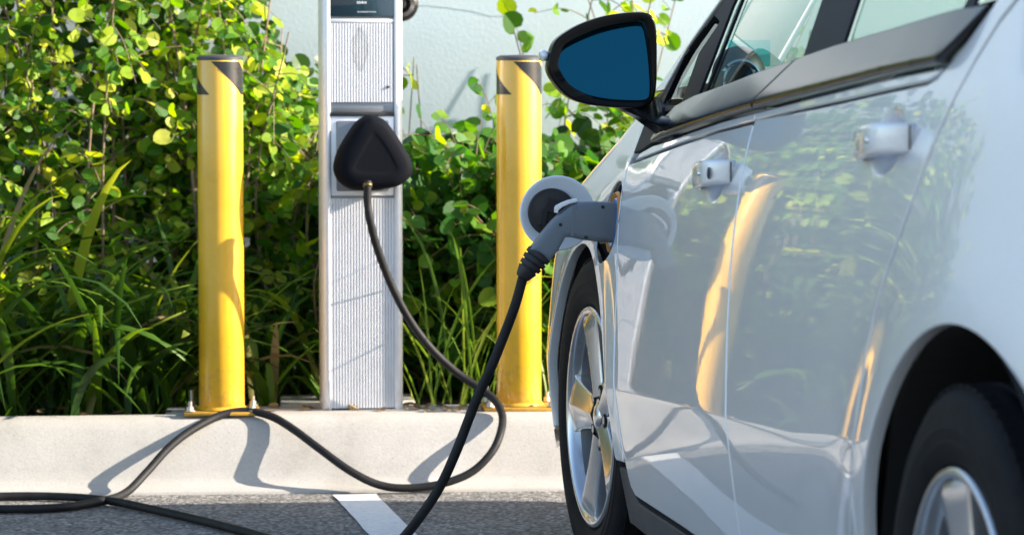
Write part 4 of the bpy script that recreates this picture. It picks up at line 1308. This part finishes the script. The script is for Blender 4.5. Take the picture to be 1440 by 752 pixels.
for i, (lb, s, h) in enumerate(LOW):
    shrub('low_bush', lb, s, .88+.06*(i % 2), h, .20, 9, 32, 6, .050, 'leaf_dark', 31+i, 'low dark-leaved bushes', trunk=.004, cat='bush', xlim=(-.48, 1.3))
shrub('climbing_vine', 'sparse heart-leaved vine climbing the pale wall above the car mirror', .33, 1.34, 1.30, .26, 9, 11, 4, .052, 'leaf', 57, None, inner=0, trunk=.003, cat='vine', zmin=.6)
shrub('climbing_vine', 'thin vine sprig peeping out right of the charging station', -.20, 1.30, 1.00, .06, 3, 5, 4, .045, 'leaf', 52, None, inner=0, trunk=.003, cat='vine', zmin=.5)
GG = 'strap-leaved clumps along the kerb'
CL = [('tall arching strap-leaved clump at the far left edge of the kerb', -1.60, .42, 62, .65, 1.20),
      ('tall strap-leaved clump left of the left bollard, second from the edge', -1.40, .46, 56, .55, 1.05),
      ('dark arching clump above the cable bend on the left', -1.22, .38, 46, .40, .85),
      ('strap-leaved clump midway between left edge and left bollard', -1.06, .42, 46, .40, .80),
      ('strap-leaved clump just left of the left bollard foot', -.93, .44, 40, .35, .70),
      ('strap-leaved clump directly behind the left bollard', -.74, .66, 36, .40, .72),
      ('small sunlit clump leaning from behind the left bollard foot', -.61, .47, 22, .22, .40),
      ('shaded clump against the left side of the charging station', -.55, .84, 26, .30, .55)]
for i, (lb, s, d, n, a, b) in enumerate(CL):
    blades('strap_leaf_clump', lb, s, d, n, a, b, .034, 2.3, .38, 'strap', 71+i, GG, stiff=.30)
GT = 'tall grass tufts by the right bollard'
blades('grass_tuft', 'tall bright grass tuft between charging station and right bollard', -.075, .56, 22, .40, .82, .011, 1.2, .0, 'grass', 91, GT, stiff=.5)
blades('grass_tuft', 'shorter grass tuft at the right edge of the charging station', -.20, .52, 9, .22, .45, .010, .9, .05, 'grass', 92, GT, stiff=.5)
blades('grass_tuft', 'yellowish grass tuft between right bollard and front wheel', .135, .58, 40, .25, .55, .010, 1.0, .0, 'grass', 93, GT, stiff=.5)
# a few violet flower heads among the far-left leaves
rg = random.Random(77)
ft = thing('flower_spike', 'small violet flowers among the leaves at the far left', 'flower', kp(-1.545, .80, .15), KA)
tube('stalk', catmull([(0, 0, 0), (.01, -.02, .35), (0, -.05, .74)], 6), .002, M['twig'], ft, 5)
fv, ff = [], []
for k in range(26):
    c = Vector((rg.gauss(0, .014), -.05+rg.gauss(0, .012), .74+rg.uniform(-.12, .02)))
    for j in range(4):
        a = j*math.pi/2+rg.uniform(0, 1)
        leaf_faces(fv, ff, c, Vector((math.cos(a), -.3, math.sin(a))), Vector((0, -1, .3)), .010, .2, rg)
mesh_obj('petals', fv, ff, M['flower'], ft)
# fallen leaves on the kerb top
lv, lf = [], []
for k in range(90):
    s = rg.choice((rg.uniform(-1.7, -.5), rg.uniform(-.62, .25), rg.uniform(-.22, .2)))
    p = kp(s, rg.uniform(.20, .36), .1835)
    a = rg.uniform(0, 6.28)
    leaf_faces(lv, lf, p, Vector((math.cos(a), math.sin(a), rg.uniform(-.02, .12))), Vector((rg.gauss(0, .2), rg.gauss(0, .2), 1)), rg.uniform(.012, .03), .25, rg)
M['dry'] = leaf_mat('dry_leaf', [(0, (.10, .06, .03)), (.6, (.24, .15, .07)), (1, (.36, .26, .12))], trans=.15)
tag(mesh_obj('leaf_litter', lv, lf, M['dry']), 'brown fallen leaves scattered on top of the kerb', 'leaf litter', kind='stuff')

# ------------------------------------------------------------------ light, sky, camera
w = bpy.data.worlds.new('World'); scn.world = w; w.use_nodes = True
nt = w.node_tree; bg = nt.nodes['Background']
sky = nt.nodes.new('ShaderNodeTexSky'); sky.sky_type = 'NISHITA'; sky.sun_disc = False
sky.sun_elevation = R(SUNEL); sky.sun_rotation = math.atan2(SUN.x, SUN.y)
sky.air_density = 1.0; sky.dust_density = 1.0; sky.ozone_density = 1.0
nt.links.new(sky.outputs['Color'], bg.inputs['Color']); bg.inputs['Strength'].default_value = SKYS
sl = bpy.data.lights.new('sun', 'SUN'); sl.energy = SUNS; sl.angle = R(.5); sl.color = (1.0, .90, .77)
so = bpy.data.objects.new('sun', sl); link(so); so.location = (8, 0, 8)
so.rotation_euler = SUN.to_track_quat('Z', 'Y').to_euler()
cam = bpy.data.cameras.new('camera'); co = bpy.data.objects.new('camera', cam); link(co)
co.location = (0, 0, 1.05); co.rotation_euler = (R(90-3.56), 0, 0)
cam.sensor_width = 36; cam.sensor_fit = 'HORIZONTAL'; cam.lens = 110.0
cam.clip_start = .05; cam.clip_end = 500
cam.dof.use_dof = True; cam.dof.focus_distance = 6.35; cam.dof.aperture_fstop = 7.0
scn.camera = co
scn.view_settings.view_transform = 'Standard'; scn.view_settings.look = 'None'
scn.view_settings.exposure = EXPO; scn.view_settings.gamma = 1.0
scn.view_settings.use_curve_mapping = False
scn.render.engine = 'CYCLES'
scn.cycles.use_denoising = True
scn.cycles.max_bounces = 10; scn.cycles.transparent_max_bounces = 12; scn.cycles.glossy_bounces = 5
scn.cycles.sample_clamp_indirect = 8.0
